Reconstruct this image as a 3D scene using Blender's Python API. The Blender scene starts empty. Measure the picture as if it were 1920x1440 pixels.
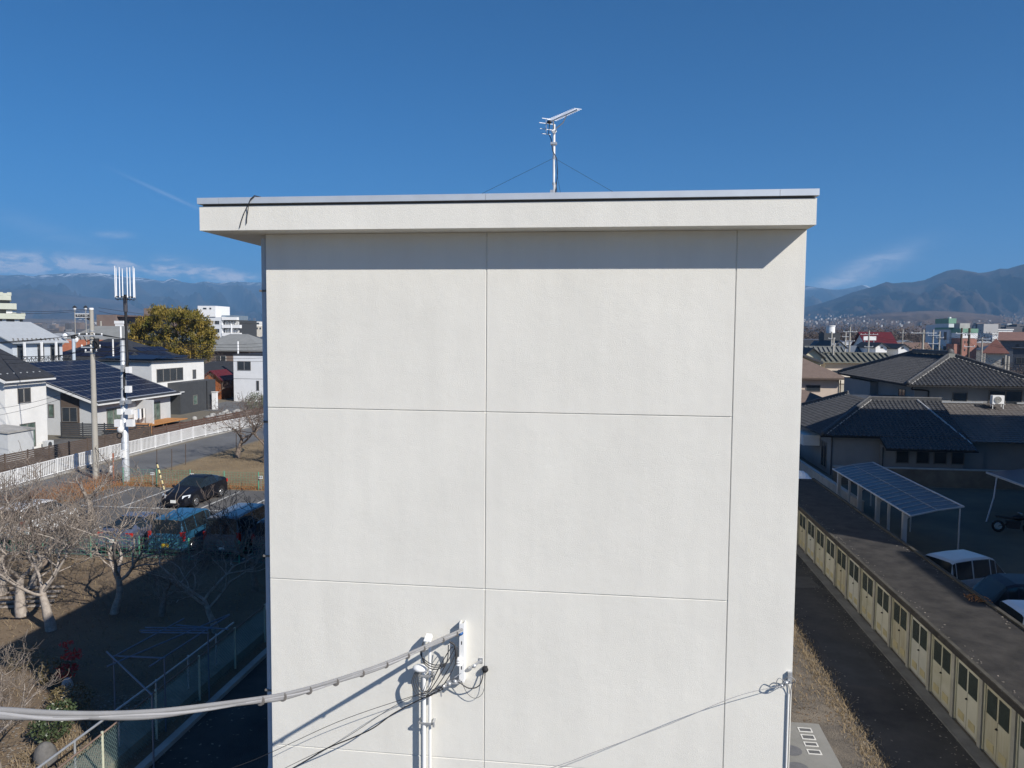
import bpy, math, random
import numpy as np
from mathutils import Vector, Matrix
R = math.radians
rng = np.random.default_rng(7)
random.seed(7)
SC = bpy.context.scene
COL = SC.collection

# ---------------------------------------------------------------- camera, world, sun, exposure
CAM_YAW, CAM_PITCH, CAM_ROLL, CAM_H, FPX = R(7.16), R(3.78), R(.44), 10.0, 1440.0
_f = np.array([-math.sin(CAM_YAW)*math.cos(CAM_PITCH), math.cos(CAM_YAW)*math.cos(CAM_PITCH), -math.sin(CAM_PITCH)])
_r = np.array([math.cos(CAM_YAW), math.sin(CAM_YAW), 0.0]); _u = np.cross(_r, _f)
_r2 = _r*math.cos(CAM_ROLL)+_u*math.sin(CAM_ROLL); _u2 = -_r*math.sin(CAM_ROLL)+_u*math.cos(CAM_ROLL)
cd = bpy.data.cameras.new('camera'); cam = bpy.data.objects.new('camera', cd); COL.objects.link(cam)
cd.sensor_fit = 'HORIZONTAL'; cd.sensor_width = 36.0; cd.lens = FPX/1920*36.0
cd.clip_start = 0.1; cd.clip_end = 60000
cam.matrix_world = Matrix(((_r2[0], _u2[0], -_f[0], 0), (_r2[1], _u2[1], -_f[1], 0), (_r2[2], _u2[2], -_f[2], CAM_H), (0, 0, 0, 1)))
SC.camera = cam
SUN_TO = Vector((1.30, -1.0, 1.20)).normalized()            # towards the sun
SUN_EL = math.asin(SUN_TO.z); SUN_AZ = math.atan2(SUN_TO.x, SUN_TO.y)   # azimuth clockwise from +Y
sl = bpy.data.lights.new('sun', 'SUN'); sun = bpy.data.objects.new('sun', sl); COL.objects.link(sun)
sl.energy = 5.0; sl.angle = R(.53); sl.color = (1.0, .95, .87)
sun.rotation_euler = (-SUN_TO).to_track_quat('-Z', 'Y').to_euler()
sun.location = (60, -60, 90)
SC.view_settings.view_transform = 'Standard'; SC.view_settings.look = 'None'
SC.view_settings.gamma = 1.0; SC.view_settings.use_curve_mapping = False
SC.view_settings.exposure = 0.44

def ray(px, py): return _f+_r2*(px-960)/FPX-_u2*(py-720)/FPX
def gz(px, py, z=0.0):
    d = ray(px, py); p = d*((z-CAM_H)/d[2]); return (p[0], p[1], z)
def gy(px, py, Y):
    d = ray(px, py); p = d*(Y/d[1]); return (p[0], p[1], p[2]+CAM_H)
def gx(px, py, X):
    d = ray(px, py); p = d*(X/d[0]); return (p[0], p[1], p[2]+CAM_H)
def az_el(px, py):
    d = ray(px, py); return math.atan2(d[0], d[1]), math.atan2(d[2], math.hypot(d[0], d[1]))

class NT:                                                    # tiny node-graph helper
    def __init__(s, tree): s.t = tree; s.t.nodes.clear()
    def n(s, typ, **kw):
        nd = s.t.nodes.new(typ)
        for k, v in kw.items():
            if k.startswith('i_'): nd.inputs[k[2:].replace('__', ' ')].default_value = v
            else: setattr(nd, k, v)
        return nd
    def l(s, a, b): s.t.links.new(a, b)
    def m(s, op, a, b=None, c=None):
        nd = s.t.nodes.new('ShaderNodeMath'); nd.operation = op
        for i, v in enumerate((a, b, c)):
            if v is None: continue
            if isinstance(v, (int, float)): nd.inputs[i].default_value = v
            else: s.l(v, nd.inputs[i])
        return nd.outputs[0]
    def win(s, v, a, b, soft):                               # smooth window a..b
        r1 = s.n('ShaderNodeMapRange', interpolation_type='SMOOTHSTEP'); r2 = s.n('ShaderNodeMapRange', interpolation_type='SMOOTHSTEP')
        s.l(v, r1.inputs[0]); s.l(v, r2.inputs[0])
        r1.inputs[1].default_value = a-soft; r1.inputs[2].default_value = a+soft
        r2.inputs[1].default_value = b-soft; r2.inputs[2].default_value = b+soft; r2.inputs[3].default_value = 1; r2.inputs[4].default_value = 0
        return s.m('MULTIPLY', r1.outputs[0], r2.outputs[0])
    def step(s, v, a, b):
        r1 = s.n('ShaderNodeMapRange', interpolation_type='SMOOTHSTEP'); s.l(v, r1.inputs[0])
        r1.inputs[1].default_value = a; r1.inputs[2].default_value = b; return r1.outputs[0]

w = bpy.data.worlds.new('World'); SC.world = w; w.use_nodes = True
W = NT(w.node_tree)
sky = W.n('ShaderNodeTexSky', sky_type='NISHITA', sun_disc=False)
sky.sun_elevation = SUN_EL; sky.sun_rotation = SUN_AZ
sky.altitude = 300; sky.air_density = .70; sky.dust_density = 1.0; sky.ozone_density = 5.0
hs = W.n('ShaderNodeHueSaturation'); hs.inputs['Saturation'].default_value = 2.1; hs.inputs['Value'].default_value = 1.28; hs.inputs['Hue'].default_value = .501
W.l(sky.outputs[0], hs.inputs['Color'])
tc = W.n('ShaderNodeTexCoord'); sx = W.n('ShaderNodeSeparateXYZ'); W.l(tc.outputs['Generated'], sx.inputs[0])
AZ = W.m('ARCTAN2', sx.outputs[0], sx.outputs[1]); EL = W.m('ARCSINE', sx.outputs[2])
def sky_noise(ka, ke, sc, det=6, dist=.6, rough=.6):
    cb = W.n('ShaderNodeCombineXYZ'); W.l(W.m('MULTIPLY', AZ, ka), cb.inputs[0]); W.l(W.m('MULTIPLY', EL, ke), cb.inputs[1])
    no = W.n('ShaderNodeTexNoise'); no.inputs['Scale'].default_value = sc; no.inputs['Detail'].default_value = det
    no.inputs['Roughness'].default_value = rough; no.inputs['Distortion'].default_value = dist
    W.l(cb.outputs[0], no.inputs['Vector']); return no.outputs[0]
def blob(px, py, wx, wy, tilt=0.0):                          # soft ellipse on the sky, in direction space
    a0, e0 = az_el(px, py); ct, st = math.cos(tilt), math.sin(tilt)
    da = W.m('SUBTRACT', AZ, a0); de = W.m('SUBTRACT', EL, e0)
    u = W.m('DIVIDE', W.m('ADD', W.m('MULTIPLY', da, ct), W.m('MULTIPLY', de, st)), wx/FPX)
    v = W.m('DIVIDE', W.m('SUBTRACT', W.m('MULTIPLY', de, ct), W.m('MULTIPLY', da, st)), wy/FPX)
    d2 = W.m('ADD', W.m('MULTIPLY', u, u), W.m('MULTIPLY', v, v))
    return W.m('POWER', 2.718, W.m('MULTIPLY', d2, -1.0))
def addall(l):
    o = l[0]
    for x in l[1:]: o = W.m('ADD', o, x)
    return o
cn = W.step(sky_noise(26, 70, 1.0, 7, .4, .62), .38, .66)
low = addall([blob(60, 488, 85, 11), blob(150, 497, 70, 9), W.m('MULTIPLY', blob(215, 441, 22, 6), .35), blob(228, 496, 26, 8), blob(318, 498, 30, 11),
              blob(325, 510, 60, 8), blob(430, 520, 60, 8), blob(392, 505, 28, 6), blob(30, 505, 60, 8), blob(-120, 490, 120, 12)])
cl = W.m('MULTIPLY', low, W.m('ADD', W.m('MULTIPLY', cn, 1.05), .10))
wn = W.step(sky_noise(10, 45, 1.4, 6, .8, .6), .25, .75)
wisp = addall([blob(1640, 492, 60, 15, R(20)), blob(1600, 520, 55, 12, R(14)), W.m('MULTIPLY', blob(1560, 536, 70, 8), .6)])
cl = W.m('ADD', cl, W.m('MULTIPLY', wisp, W.m('ADD', W.m('MULTIPLY', wn, .60), .06)))
cl = W.m('ADD', cl, W.m('MULTIPLY', blob(318, 367, 62, 2.6, R(-22)), .13))
cl = W.m('ADD', cl, W.m('MULTIPLY', blob(100, 440, 90, 16, R(-20)), W.m('MULTIPLY', wn, .10)))
cl = W.m('MINIMUM', cl, .95)
mx = W.n('ShaderNodeMix', data_type='RGBA'); W.l(cl, mx.inputs[0]); W.l(hs.outputs[0], mx.inputs[6])
mx.inputs[7].default_value = (15.5, 14.8, 15.4, 1)
bg = W.n('ShaderNodeBackground'); bg.inputs[1].default_value = 0.055
W.l(mx.outputs[2], bg.inputs[0]); wo = W.n('ShaderNodeOutputWorld'); W.l(bg.outputs[0], wo.inputs[0])

# ---------------------------------------------------------------- materials (all procedural)
MATS = {}
def M(name, rgb, rough=.8, var=.12, scale=2.0, bump=0.0, bscale=30.0, metal=0.0, spec=.35, rgb2=None, coat=0.0, stretch=None, det=5, bdist=.02):
    if name in MATS: return MATS[name]
    m = bpy.data.materials.new(name); m.use_nodes = True; t = NT(m.node_tree)
    out = t.n('ShaderNodeOutputMaterial'); b = t.n('ShaderNodeBsdfPrincipled'); t.l(b.outputs[0], out.inputs[0])
    b.inputs['Roughness'].default_value = rough; b.inputs['Metallic'].default_value = metal
    b.inputs['Specular IOR Level'].default_value = spec; b.inputs['Coat Weight'].default_value = coat
    co = t.n('ShaderNodeTexCoord').outputs['Object']
    if stretch:
        mp = t.n('ShaderNodeMapping'); mp.inputs['Scale'].default_value = stretch; t.l(co, mp.inputs[0]); co2 = mp.outputs[0]
    else: co2 = co
    no = t.n('ShaderNodeTexNoise'); no.inputs['Scale'].default_value = scale; no.inputs['Detail'].default_value = det; no.inputs['Roughness'].default_value = .65
    t.l(co2, no.inputs['Vector'])
    cr = t.n('ShaderNodeValToRGB'); t.l(no.outputs[0], cr.inputs[0])
    c1 = np.array(rgb); c2 = np.array(rgb2) if rgb2 else None
    lo, hi = (c1*(1-var), np.minimum(c1*(1+var), 1)) if c2 is None else (c1, c2)
    cr.color_ramp.elements[0].position = .32; cr.color_ramp.elements[1].position = .68
    cr.color_ramp.elements[0].color = (*lo, 1); cr.color_ramp.elements[1].color = (*hi, 1)
    t.l(cr.outputs[0], b.inputs['Base Color'])
    if bump:
        bn = t.n('ShaderNodeTexNoise'); bn.inputs['Scale'].default_value = bscale; bn.inputs['Detail'].default_value = 3; t.l(co, bn.inputs['Vector'])
        bp = t.n('ShaderNodeBump'); bp.inputs['Strength'].default_value = bump; bp.inputs['Distance'].default_value = bdist
        t.l(bn.outputs[0], bp.inputs['Height']); t.l(bp.outputs[0], b.inputs['Normal'])
    MATS[name] = m; return m

# ---------------------------------------------------------------- mesh builder
class MB:
    def __init__(s): s.v = []; s.f = []; s.sm = []
    def add(s, vs, fs, smooth=False):
        o = len(s.v); s.v.extend([tuple(map(float, p)) for p in vs]); s.f.extend([tuple(i+o for i in f) for f in fs]); s.sm.extend([smooth]*len(fs)); return s
    def quad(s, a, b, c, d): return s.add([a, b, c, d], [(0, 1, 2, 3)])
    def poly(s, pts): return s.add(pts, [tuple(range(len(pts)))])
    def box(s, x0, x1, y0, y1, z0, z1):
        if x0 > x1: x0, x1 = x1, x0
        if y0 > y1: y0, y1 = y1, y0
        if z0 > z1: z0, z1 = z1, z0
        v = [(x0, y0, z0), (x1, y0, z0), (x1, y1, z0), (x0, y1, z0), (x0, y0, z1), (x1, y0, z1), (x1, y1, z1), (x0, y1, z1)]
        return s.add(v, [(3, 2, 1, 0), (4, 5, 6, 7), (0, 1, 5, 4), (1, 2, 6, 5), (2, 3, 7, 6), (3, 0, 4, 7)])
    def hexa(s, b, t):                                       # bottom loop, top loop (4 points each, counter-clockwise)
        return s.add(list(b)+list(t), [(3, 2, 1, 0), (4, 5, 6, 7), (0, 1, 5, 4), (1, 2, 6, 5), (2, 3, 7, 6), (3, 0, 4, 7)])
    def slab(s, pts, t, up=(0, 0, 1)):                       # polygon given thickness t against 'up'
        n = len(pts); u = np.array(up)*t; lo = [tuple(np.array(p)-u) for p in pts]
        return s.add(list(pts)+lo, [tuple(range(n)), tuple(range(2*n-1, n-1, -1))]+[((i+1) % n, i, n+i, n+(i+1) % n) for i in range(n)])
    def bar(s, a, b, wd, h=None):                            # square bar between two points
        h = h or wd; a = Vector(a); b = Vector(b); d = (b-a).normalized()
        x = d.cross(Vector((0, 0, 1)))
        if x.length < 1e-4: x = Vector((1, 0, 0))
        x.normalize(); y = x.cross(d)
        c = [x*(-wd/2)+y*(-h/2), x*(wd/2)+y*(-h/2), x*(wd/2)+y*(h/2), x*(-wd/2)+y*(h/2)]
        return s.hexa([tuple(a+q) for q in c], [tuple(b+q) for q in c])
    def tube(s, pts, r, n=6, cap=True):
        pts = [Vector(p) for p in pts]; m = len(pts); rs = r if isinstance(r, (list, tuple)) else [r]*m
        vs = []; fs = []; px = None
        for i, p in enumerate(pts):
            d = (pts[min(i+1, m-1)]-pts[max(i-1, 0)])
            if d.length < 1e-9: d = Vector((0, 0, 1))
            d.normalize()
            if px is None:
                px = d.cross(Vector((0, 0, 1)))
                if px.length < 1e-3: px = d.cross(Vector((0, 1, 0)))
            px = px-d*px.dot(d)
            if px.length < 1e-6: px = d.orthogonal()
            px.normalize(); py = d.cross(px)
            for k in range(n):
                a = 2*math.pi*k/n; vs.append(tuple(p+px*(math.cos(a)*rs[i])+py*(math.sin(a)*rs[i])))
        for i in range(m-1):
            for k in range(n):
                fs.append((i*n+k, i*n+(k+1) % n, (i+1)*n+(k+1) % n, (i+1)*n+k))
        s.add(vs, fs, True)
        if cap: s.add([vs[k] for k in range(n)], [tuple(range(n))[::-1]]); s.add([vs[(m-1)*n+k] for k in range(n)], [tuple(range(n))])
        return s
    def cyl(s, x, y, z0, z1, r, r1=None, n=12): return s.tube([(x, y, z0), (x, y, z1)], [r, r if r1 is None else r1], n)
    def ball(s, c, rx, ry=None, rz=None, n=10, m=6):
        ry = ry or rx; rz = rz or rx; vs = [(c[0], c[1], c[2]-rz)]
        for i in range(1, m):
            t = -math.pi/2+math.pi*i/m
            for k in range(n): a = 2*math.pi*k/n; vs.append((c[0]+rx*math.cos(t)*math.cos(a), c[1]+ry*math.cos(t)*math.sin(a), c[2]+rz*math.sin(t)))
        vs.append((c[0], c[1], c[2]+rz)); fs = [(0, 1+(k+1) % n, 1+k) for k in range(n)]
        for i in range(m-2):
            for k in range(n): fs.append((1+i*n+k, 1+i*n+(k+1) % n, 1+(i+1)*n+(k+1) % n, 1+(i+1)*n+k))
        L = len(vs)-1; fs += [(L, 1+(m-2)*n+k, 1+(m-2)*n+(k+1) % n) for k in range(n)]
        return s.add(vs, fs, True)
    def quads_np(s, P):                                      # P: (n,4,3) array of loose quads
        n = len(P); o = len(s.v); s.v.extend(map(tuple, P.reshape(-1, 3).tolist()))
        s.f.extend([(o+4*i, o+4*i+1, o+4*i+2, o+4*i+3) for i in range(n)]); s.sm.extend([False]*n); return s
    def build(s, name, mat, parent=None, local=False, smooth=None):
        me = bpy.data.meshes.new(name); v = s.v
        if parent is not None and not local:
            r = parent
            while r.parent: r = r.parent
            lx, ly, lz = r.location; v = [(a-lx, b-ly, c-lz) for a, b, c in v]
        me.from_pydata(v, [], s.f); me.materials.append(mat)
        if any(s.sm) or smooth: me.polygons.foreach_set('use_smooth', [True]*len(s.f) if smooth else s.sm)
        me.update(); o = bpy.data.objects.new(name, me); COL.objects.link(o)
        if parent is not None: o.parent = parent
        return o
def tag(o, label, cat, group=None, kind=None):
    if label: o['label'] = label
    if cat: o['category'] = cat
    if group: o['group'] = group
    if kind: o['kind'] = kind
    return o
def thing(name, label, cat, loc=(0, 0, 0), rz=0.0, group=None):
    o = bpy.data.objects.new(name, None); COL.objects.link(o); o.empty_display_size = .3
    o.location = loc; o.rotation_euler = (0, 0, rz); return tag(o, label, cat, group)
def kids(o): return [c for c in COL.objects if c.parent == o]
def dup(root, loc, rz=0.0, label=None, group=None, scale=None, cat=None):
    r = root.copy(); COL.objects.link(r); r.location = loc; r.rotation_euler = (0, 0, rz)
    if scale: r.scale = (scale,)*3 if isinstance(scale, (int, float)) else scale
    tag(r, label, cat, group)
    for ch in kids(root):
        c = ch.copy(); COL.objects.link(c); c.parent = r
        for g in kids(ch): d = g.copy(); COL.objects.link(d); d.parent = c
    return r
def structure(name, mb, mat): return tag(mb.build(name, mat), None, None, None, 'structure')
# ---------------------------------------------------------------- palette
def stucco():
    m = bpy.data.materials.new('stucco_offwhite'); m.use_nodes = True; t = NT(m.node_tree); out = t.n('ShaderNodeOutputMaterial'); b = t.n('ShaderNodeBsdfPrincipled'); t.l(b.outputs[0], out.inputs[0])
    b.inputs['Roughness'].default_value = .95; b.inputs['Specular IOR Level'].default_value = .1; co = t.n('ShaderNodeTexCoord').outputs['Object']
    def nz(sc, det, stretch=None, rough=.6):
        no = t.n('ShaderNodeTexNoise'); no.inputs['Scale'].default_value = sc; no.inputs['Detail'].default_value = det; no.inputs['Roughness'].default_value = rough; v = co
        if stretch: mp = t.n('ShaderNodeMapping'); mp.inputs['Scale'].default_value = stretch; t.l(co, mp.inputs[0]); v = mp.outputs[0]
        t.l(v, no.inputs['Vector']); return no.outputs[0]
    blot = nz(.55, 6); streak = nz(3.2, 5, (1, 1, .10)); grain = nz(95, 2); spot = t.step(nz(7, 3), .70, .78)
    f = t.m('ADD', t.m('MULTIPLY', t.m('SUBTRACT', blot, .5), .22), t.m('MULTIPLY', t.m('SUBTRACT', streak, .5), .13))
    f = t.m('ADD', f, t.m('MULTIPLY', t.m('SUBTRACT', grain, .5), .20)); f = t.m('SUBTRACT', t.m('ADD', f, 1.0), t.m('MULTIPLY', spot, .035))
    mx_ = t.n('ShaderNodeMix', data_type='RGBA', blend_type='MULTIPLY'); mx_.inputs[0].default_value = 1; mx_.inputs[6].default_value = (.735, .715, .655, 1); cb = t.n('ShaderNodeCombineColor')
    for i in range(3): t.l(f, cb.inputs[i])
    t.l(cb.outputs[0], mx_.inputs[7]); t.l(mx_.outputs[2], b.inputs['Base Color'])
    bp = t.n('ShaderNodeBump'); bp.inputs['Strength'].default_value = .4; bp.inputs['Distance'].default_value = .012; t.l(t.m('ADD', nz(85, 3), t.m('MULTIPLY', nz(2.2, 3), 1.6)), bp.inputs['Height']); t.l(bp.outputs[0], b.inputs['Normal'])
    return m
m_wall = stucco()
m_metal = M('galvanised_sheet', (.66, .69, .72), .45, .05, 3, metal=.45)
m_pipeblue = M('grey_blue_pipe', (.46, .52, .58), .5, .06, 2)
m_white = M('white_paint', (.80, .80, .79), .5, .04, 2)
m_offw = M('off_white_render', (.72, .71, .68), .85, .05, 1.2, .15, 25)
m_greyw = M('light_grey_siding', (.52, .53, .53), .8, .05, 1.5)
m_cream = M('cream_render', (.66, .60, .50), .85, .06, 1.0)
m_beige = M('beige_render', (.55, .46, .38), .85, .06, 1.0)
m_dgrey = M('charcoal_siding', (.055, .058, .062), .7, .12, 2)
m_brownw = M('brown_siding', (.10, .075, .06), .8, .15, 2)
m_black = M('black_rubber', (.02, .02, .022), .7, .2, 5)
m_cable = M('grey_cable', (.26, .26, .265), .55, .08, 4)
m_steel = M('galvanised_steel', (.55, .56, .57), .42, .07, 8, metal=.6)
m_conc = M('concrete', (.34, .33, .31), .9, .18, 1.2, .3, 18)
m_concpole = M('concrete_pole', (.36, .34, .30), .9, .08, 1.5, .1, 30)
m_asph = M('asphalt_lot', (.085, .082, .08), .9, .3, .35, .4, 60, rgb2=(.135, .13, .125))
m_road = M('asphalt_road', (.10, .10, .10), .9, .2, .3, .3, 50, rgb2=(.15, .15, .15))
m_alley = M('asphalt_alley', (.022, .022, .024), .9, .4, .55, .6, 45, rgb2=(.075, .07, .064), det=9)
m_soil = M('orchard_soil', (.125, .092, .062), .95, .3, .22, .8, 12, rgb2=(.21, .155, .10), bdist=.05)
m_dry = M('dry_grass', (.15, .11, .065), .95, .3, .28, .8, 20, rgb2=(.27, .20, .115), bdist=.05)
m_ground = M('plain_ground', (.12, .11, .085), .95, .3, .02, rgb2=(.20, .17, .13))
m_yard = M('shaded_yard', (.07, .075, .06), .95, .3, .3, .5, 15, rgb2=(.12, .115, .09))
m_paint = M('lot_line_paint', (.62, .62, .60), .8, .12, 3, rgb2=(.36, .36, .35))
m_tile = M('grey_roof_tile', (.045, .046, .05), .55, .25, 3, rgb2=(.085, .086, .09), spec=.45)
m_tilec = M('roof_ridge_mortar', (.42, .41, .39), .8, .15, 6)
m_slate = M('dark_slate_roof', (.035, .036, .04), .7, .2, 3)
m_brownroof = M('brown_slate_roof', (.155, .115, .095), .85, .12, 3)
m_lgroof = M('pale_metal_roof', (.40, .42, .435), .5, .06, 1.5)
m_olive = M('olive_tile_roof', (.15, .15, .125), .75, .2, 3)
m_redroof = M('red_metal_roof', (.095, .012, .016), .6, .15, 2)
m_rust = M('rust_tile_roof', (.33, .115, .06), .8, .15, 2)
m_glass = M('window_glass', (.035, .042, .05), .08, .2, 1.5, spec=.7)
m_glassg = M('curtained_glass', (.17, .24, .20), .15, .3, 2.0, spec=.6, rgb2=(.05, .07, .06))
m_frame = M('aluminium_frame', (.16, .15, .14), .5, .08, 3)
m_framew = M('white_frame', (.70, .70, .68), .5, .04, 3)
m_solar = M('solar_cell', (.012, .013, .026), .38, .2, 1.2, spec=.16)
m_wood = M('orange_wood', (.46, .21, .07), .7, .2, 6, stretch=(1, 8, 8))
m_logs = M('log_wood', (.30, .10, .035), .8, .25, 5)
m_bark = M('grey_bark', (.25, .21, .18), .95, .3, 7, .6, 40, rgb2=(.43, .38, .33))
m_barkd = M('brown_bark', (.16, .125, .10), .95, .3, 7, .6, 40, rgb2=(.27, .215, .175))

# ---------------------------------------------------------------- ground and surfaces
def sheet(name, x0, x1, y0, y1, z, mat): return structure(name, MB().quad((x0, y0, z), (x1, y0, z), (x1, y1, z), (x0, y1, z)), mat)
g = MB(); a = 26000; g.quad((-a, -4000, 0), (a, -4000, 0), (a, a, 0), (-a, a, 0)); structure('ground', g, m_ground)
sheet('orchard_soil', -37, -10.35, -2, 31.0, .004, m_soil)
sheet('parking_lot', -31.2, -11.0, 31.0, 45.3, .008, m_asph)
sheet('dry_grass_field', -31.6, -6, 45.3, 112, .004, m_dry)
sheet('road', -37.2, -31.9, -20, 116, .008, m_road)
sheet('verge', -31.9, -31.2, -20, 45.3, .006, m_dry)
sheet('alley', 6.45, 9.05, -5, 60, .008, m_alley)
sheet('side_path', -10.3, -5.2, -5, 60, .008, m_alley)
sheet('grass_strip', 2.7, 6.45, -5, 60, .012, M('worn_dry_strip', (.085, .075, .066), .95, .3, .9, .9, 25, rgb2=(.19, .16, .125), bdist=.05))
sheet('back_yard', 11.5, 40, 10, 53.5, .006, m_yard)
structure('concrete_apron', MB().box(2.72, 5.5, 12, 19.95, 0, .05), M('concrete_apron', (.17, .168, .155), .9, .2, .8, .2, 20, rgb2=(.235, .23, .215)))
structure('kerb', MB().box(8.72, 9.05, -5, 44, 0, .05), M('shed_kerb', (.16, .155, .145), .9, .25, 1.5, .3, 18))
structure('path_kerb', MB().box(-10.5, -10.3, -5, 58, 0, .12), m_conc)
structure('asphalt_patch', MB().quad((6.9, 22.5, .0125), (8.2, 22.3, .0125), (8.25, 25.6, .0125), (6.95, 25.8, .0125)), M('patched_asphalt', (.05, .05, .05), .9, .3, 1, .5, 45))
structure('asphalt_patch', MB().quad((7.2, 31.0, .0125), (8.5, 31.2, .0125), (8.4, 32.6, .0125), (7.1, 32.5, .0125)), M('old_patched_asphalt', (.075, .072, .068), .9, .3, 1, .5, 45))
# painted bay lines of the lot
mk = MB()
for xx in (-29.8, -27.3, -25.15, -22.7, -20.15, -17.6, -15.1): mk.box(xx-.05, xx+.05, 39.9, 44.9, .008, .013)
mk.box(-29.85, -11.5, 39.8, 39.9, .008, .0135)
for xx in (-30.4, -27.95, -25.5, -23.05, -20.6, -18.2, -15.8, -13.4): mk.box(xx-.05, xx+.05, 31.4, 35.6, .008, .013)
structure('lot_markings', mk, m_paint)

# ---------------------------------------------------------------- the apartment block
BX0, BX1, BY0, BY1, BZ = -5.135, 2.672, 11.08, 47.0, 11.455
blk = thing('apartment_block', 'cream stucco apartment block whose blank end wall fills the middle of the view', 'apartment block', (-1.2, 11.08, 0))
wall = MB(); wall.box(BX0+.02, BX1-.02, BY0+.014, BY1, 0, BZ)
xs = [BX0, -1.776, 1.742, BX1]; zs = [0, .895, 3.545, 6.195, 8.845, BZ]; gp = .006
for i in range(3):
    rows = list(zip(zs[:-1], zs[1:])) if i < 2 else [(0, BZ)]
    for (z0, z1) in rows:
        x0, x1 = xs[i]+(gp if i else 0), xs[i+1]-(gp if i < 2 else 0)
        a0, a1 = z0+(gp if z0 else 0), z1-(gp if z1 < BZ else 0); b = .005
        wall.add([(x0, BY0+.014, a0), (x1, BY0+.014, a0), (x1, BY0+.014, a1), (x0, BY0+.014, a1), (x0+b, BY0, a0+b), (x1-b, BY0, a0+b), (x1-b, BY0, a1-b), (x0+b, BY0, a1-b)],
                 [(4, 5, 6, 7), (0, 1, 5, 4), (1, 2, 6, 5), (2, 3, 7, 6), (3, 0, 4, 7)])
wall.box(BX0, BX0+.02, BY0+.014, BY1, 0, BZ); wall.box(BX1-.02, BX1, BY0+.014, BY1, 0, BZ)
wall.build('wall', m_wall, blk)
ev = MB(); EX0, EX1, EY0 = -5.93, 2.68, 10.635
n = 40; pts = []                                             # eaves slab, its front face very slightly uneven like hand-floated render
ev.box(EX0, EX1, EY0, BY1+.5, BZ, 11.80); ev.build('eaves', m_wall, blk)
MB().box(EX0+.03, EX1-.02, EY0+.05, BY1+.45, 11.80, 11.835).build('drip_gap', m_frame, blk)
cp = MB()
for x0, x1 in ((EX0-.015, -5.62), (-5.616, -1.72), (-1.716, 2.20), (2.204, EX1+.02)): cp.box(x0, x1, EY0-.035, EY0+.26, 11.832, 11.918)
cp.box(EX0-.015, EX0+.22, EY0+.262, BY1+.5, 11.832, 11.918); cp.box(EX1-.22, EX1+.02, EY0+.262, BY1+.5, 11.832, 11.918)
cp.build('coping', m_metal, blk)
MB().box(EX0+.23, EX1-.23, EY0+.27, BY1+.4, 11.836, 11.85).build('roof_deck', m_conc, blk)
dp = MB(); dp.tube([(-5.207, BY0+.165, .1), (-5.207, BY0+.165, 11.40)], .068, 16)
for z in (3.0, 5.65, 8.4): dp.tube([(-5.207, BY0+.165, z), (-5.207, BY0+.165, z+.10)], .074, 16)
dpo = dp.build('drainpipe', m_pipeblue, blk)
br = MB()
for z in (2.4, 4.35, 6.5, 8.6, 10.6): br.box(-5.287, -5.137, BY0+.09, BY0+.24, z, z+.03)
br.build('pipe_bracket', m_frame, dpo)
for k in range(4):                                           # balcony fronts on the sunny side (flush inside the end wall)
    z = .9+2.65*k; MB().box(BX1+.002, BX1+.09, BY0+1.2, BY1-.5, z, z+1.05).build('balcony_front', m_offw, blk)
for k in range(4):
    for j in range(9):
        y = 14+3.6*j; f = MB().box(BX0-.03, BX0-.002, y, y+1.5, 1.9+2.65*k, 2.9+2.65*k).build('window', m_frame, blk)
        MB().box(BX0-.04, BX0-.031, y+.07, y+1.43, 1.97+2.65*k, 2.83+2.65*k).build('pane', m_glass, f)

# loose dark cables looped over the coping
c = MB()
c.tube([(-5.0, 10.72, 11.93), (-5.07, 10.60, 11.94), (-5.12, 10.585, 11.89), (-5.155, 10.59, 11.82), (-5.18, 10.615, 11.72), (-5.2, 10.62, 11.62), (-5.205, 10.62, 11.545)], .006, 6)
c.tube([(-5.0, 10.74, 11.92), (-5.06, 10.60, 11.93), (-5.12, 10.58, 11.88), (-5.165, 10.59, 11.80), (-5.235, 10.615, 11.70), (-5.285, 10.62, 11.58), (-5.31, 10.62, 11.49)], .006, 6)
tag(c.build('loose_cable', m_black), 'two thin black cable ends hanging over the roof edge near its corner', 'cable')

# television aerial on the roof
an = thing('television_aerial', 'silver television aerial on a white mast above the roof edge', 'aerial', (-1.06, 15, 11.85))
MB().tube([(-1.09, 15, 11.85), (-1.09, 15, 12.9)], .03, 10).tube([(-1.10, 15, 12.85), (-1.11, 15, 14.0)], .024, 10).build('mast', m_white, an)
cl_ = MB(); cl_.box(-1.17, -1.05, 14.95, 15.05, 13.62, 13.66); cl_.cyl(-1.105, 15, 13.35, 13.39, .034); cl_.cyl(-1.1, 15, 12.86, 12.9, .036); cl_.box(-1.17, -1.1, 14.97, 15.03, 12.70, 12.76); cl_.build('clamp', m_steel, an)
A = np.array((-1.27, 15.1, 14.05)); B = np.array((-.62, 14.03, 13.99)); d = (B-A)/np.linalg.norm(B-A); sd = np.array((-d[1], d[0], 0))
bm = MB(); bm.bar(A, B, .02); bm.build('boom', m_steel, an)
el = MB()
for k in range(14):
    p = A+(B-A)*(.20+.8*k/13); h = .105-.002*k; el.bar(p-sd*h+(0, 0, .015), p+sd*h+(0, 0, .015), .008)
el.build('director_rods', m_steel, an)
rf = MB()
for zz, hw_ in ((-.20, .10), (-.11, .13), (.0, .15), (.09, .09)): rf.bar(A-sd*hw_+(0, 0, zz), A+sd*hw_+(0, 0, zz), .010)
rf.bar(A+(0, 0, -.21), A+(0, 0, .10), .014); rf.build('reflector', m_steel, an)
MB().ball(A+d*.14, .05, .05, .035).build('dipole_box', m_black, an)
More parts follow.
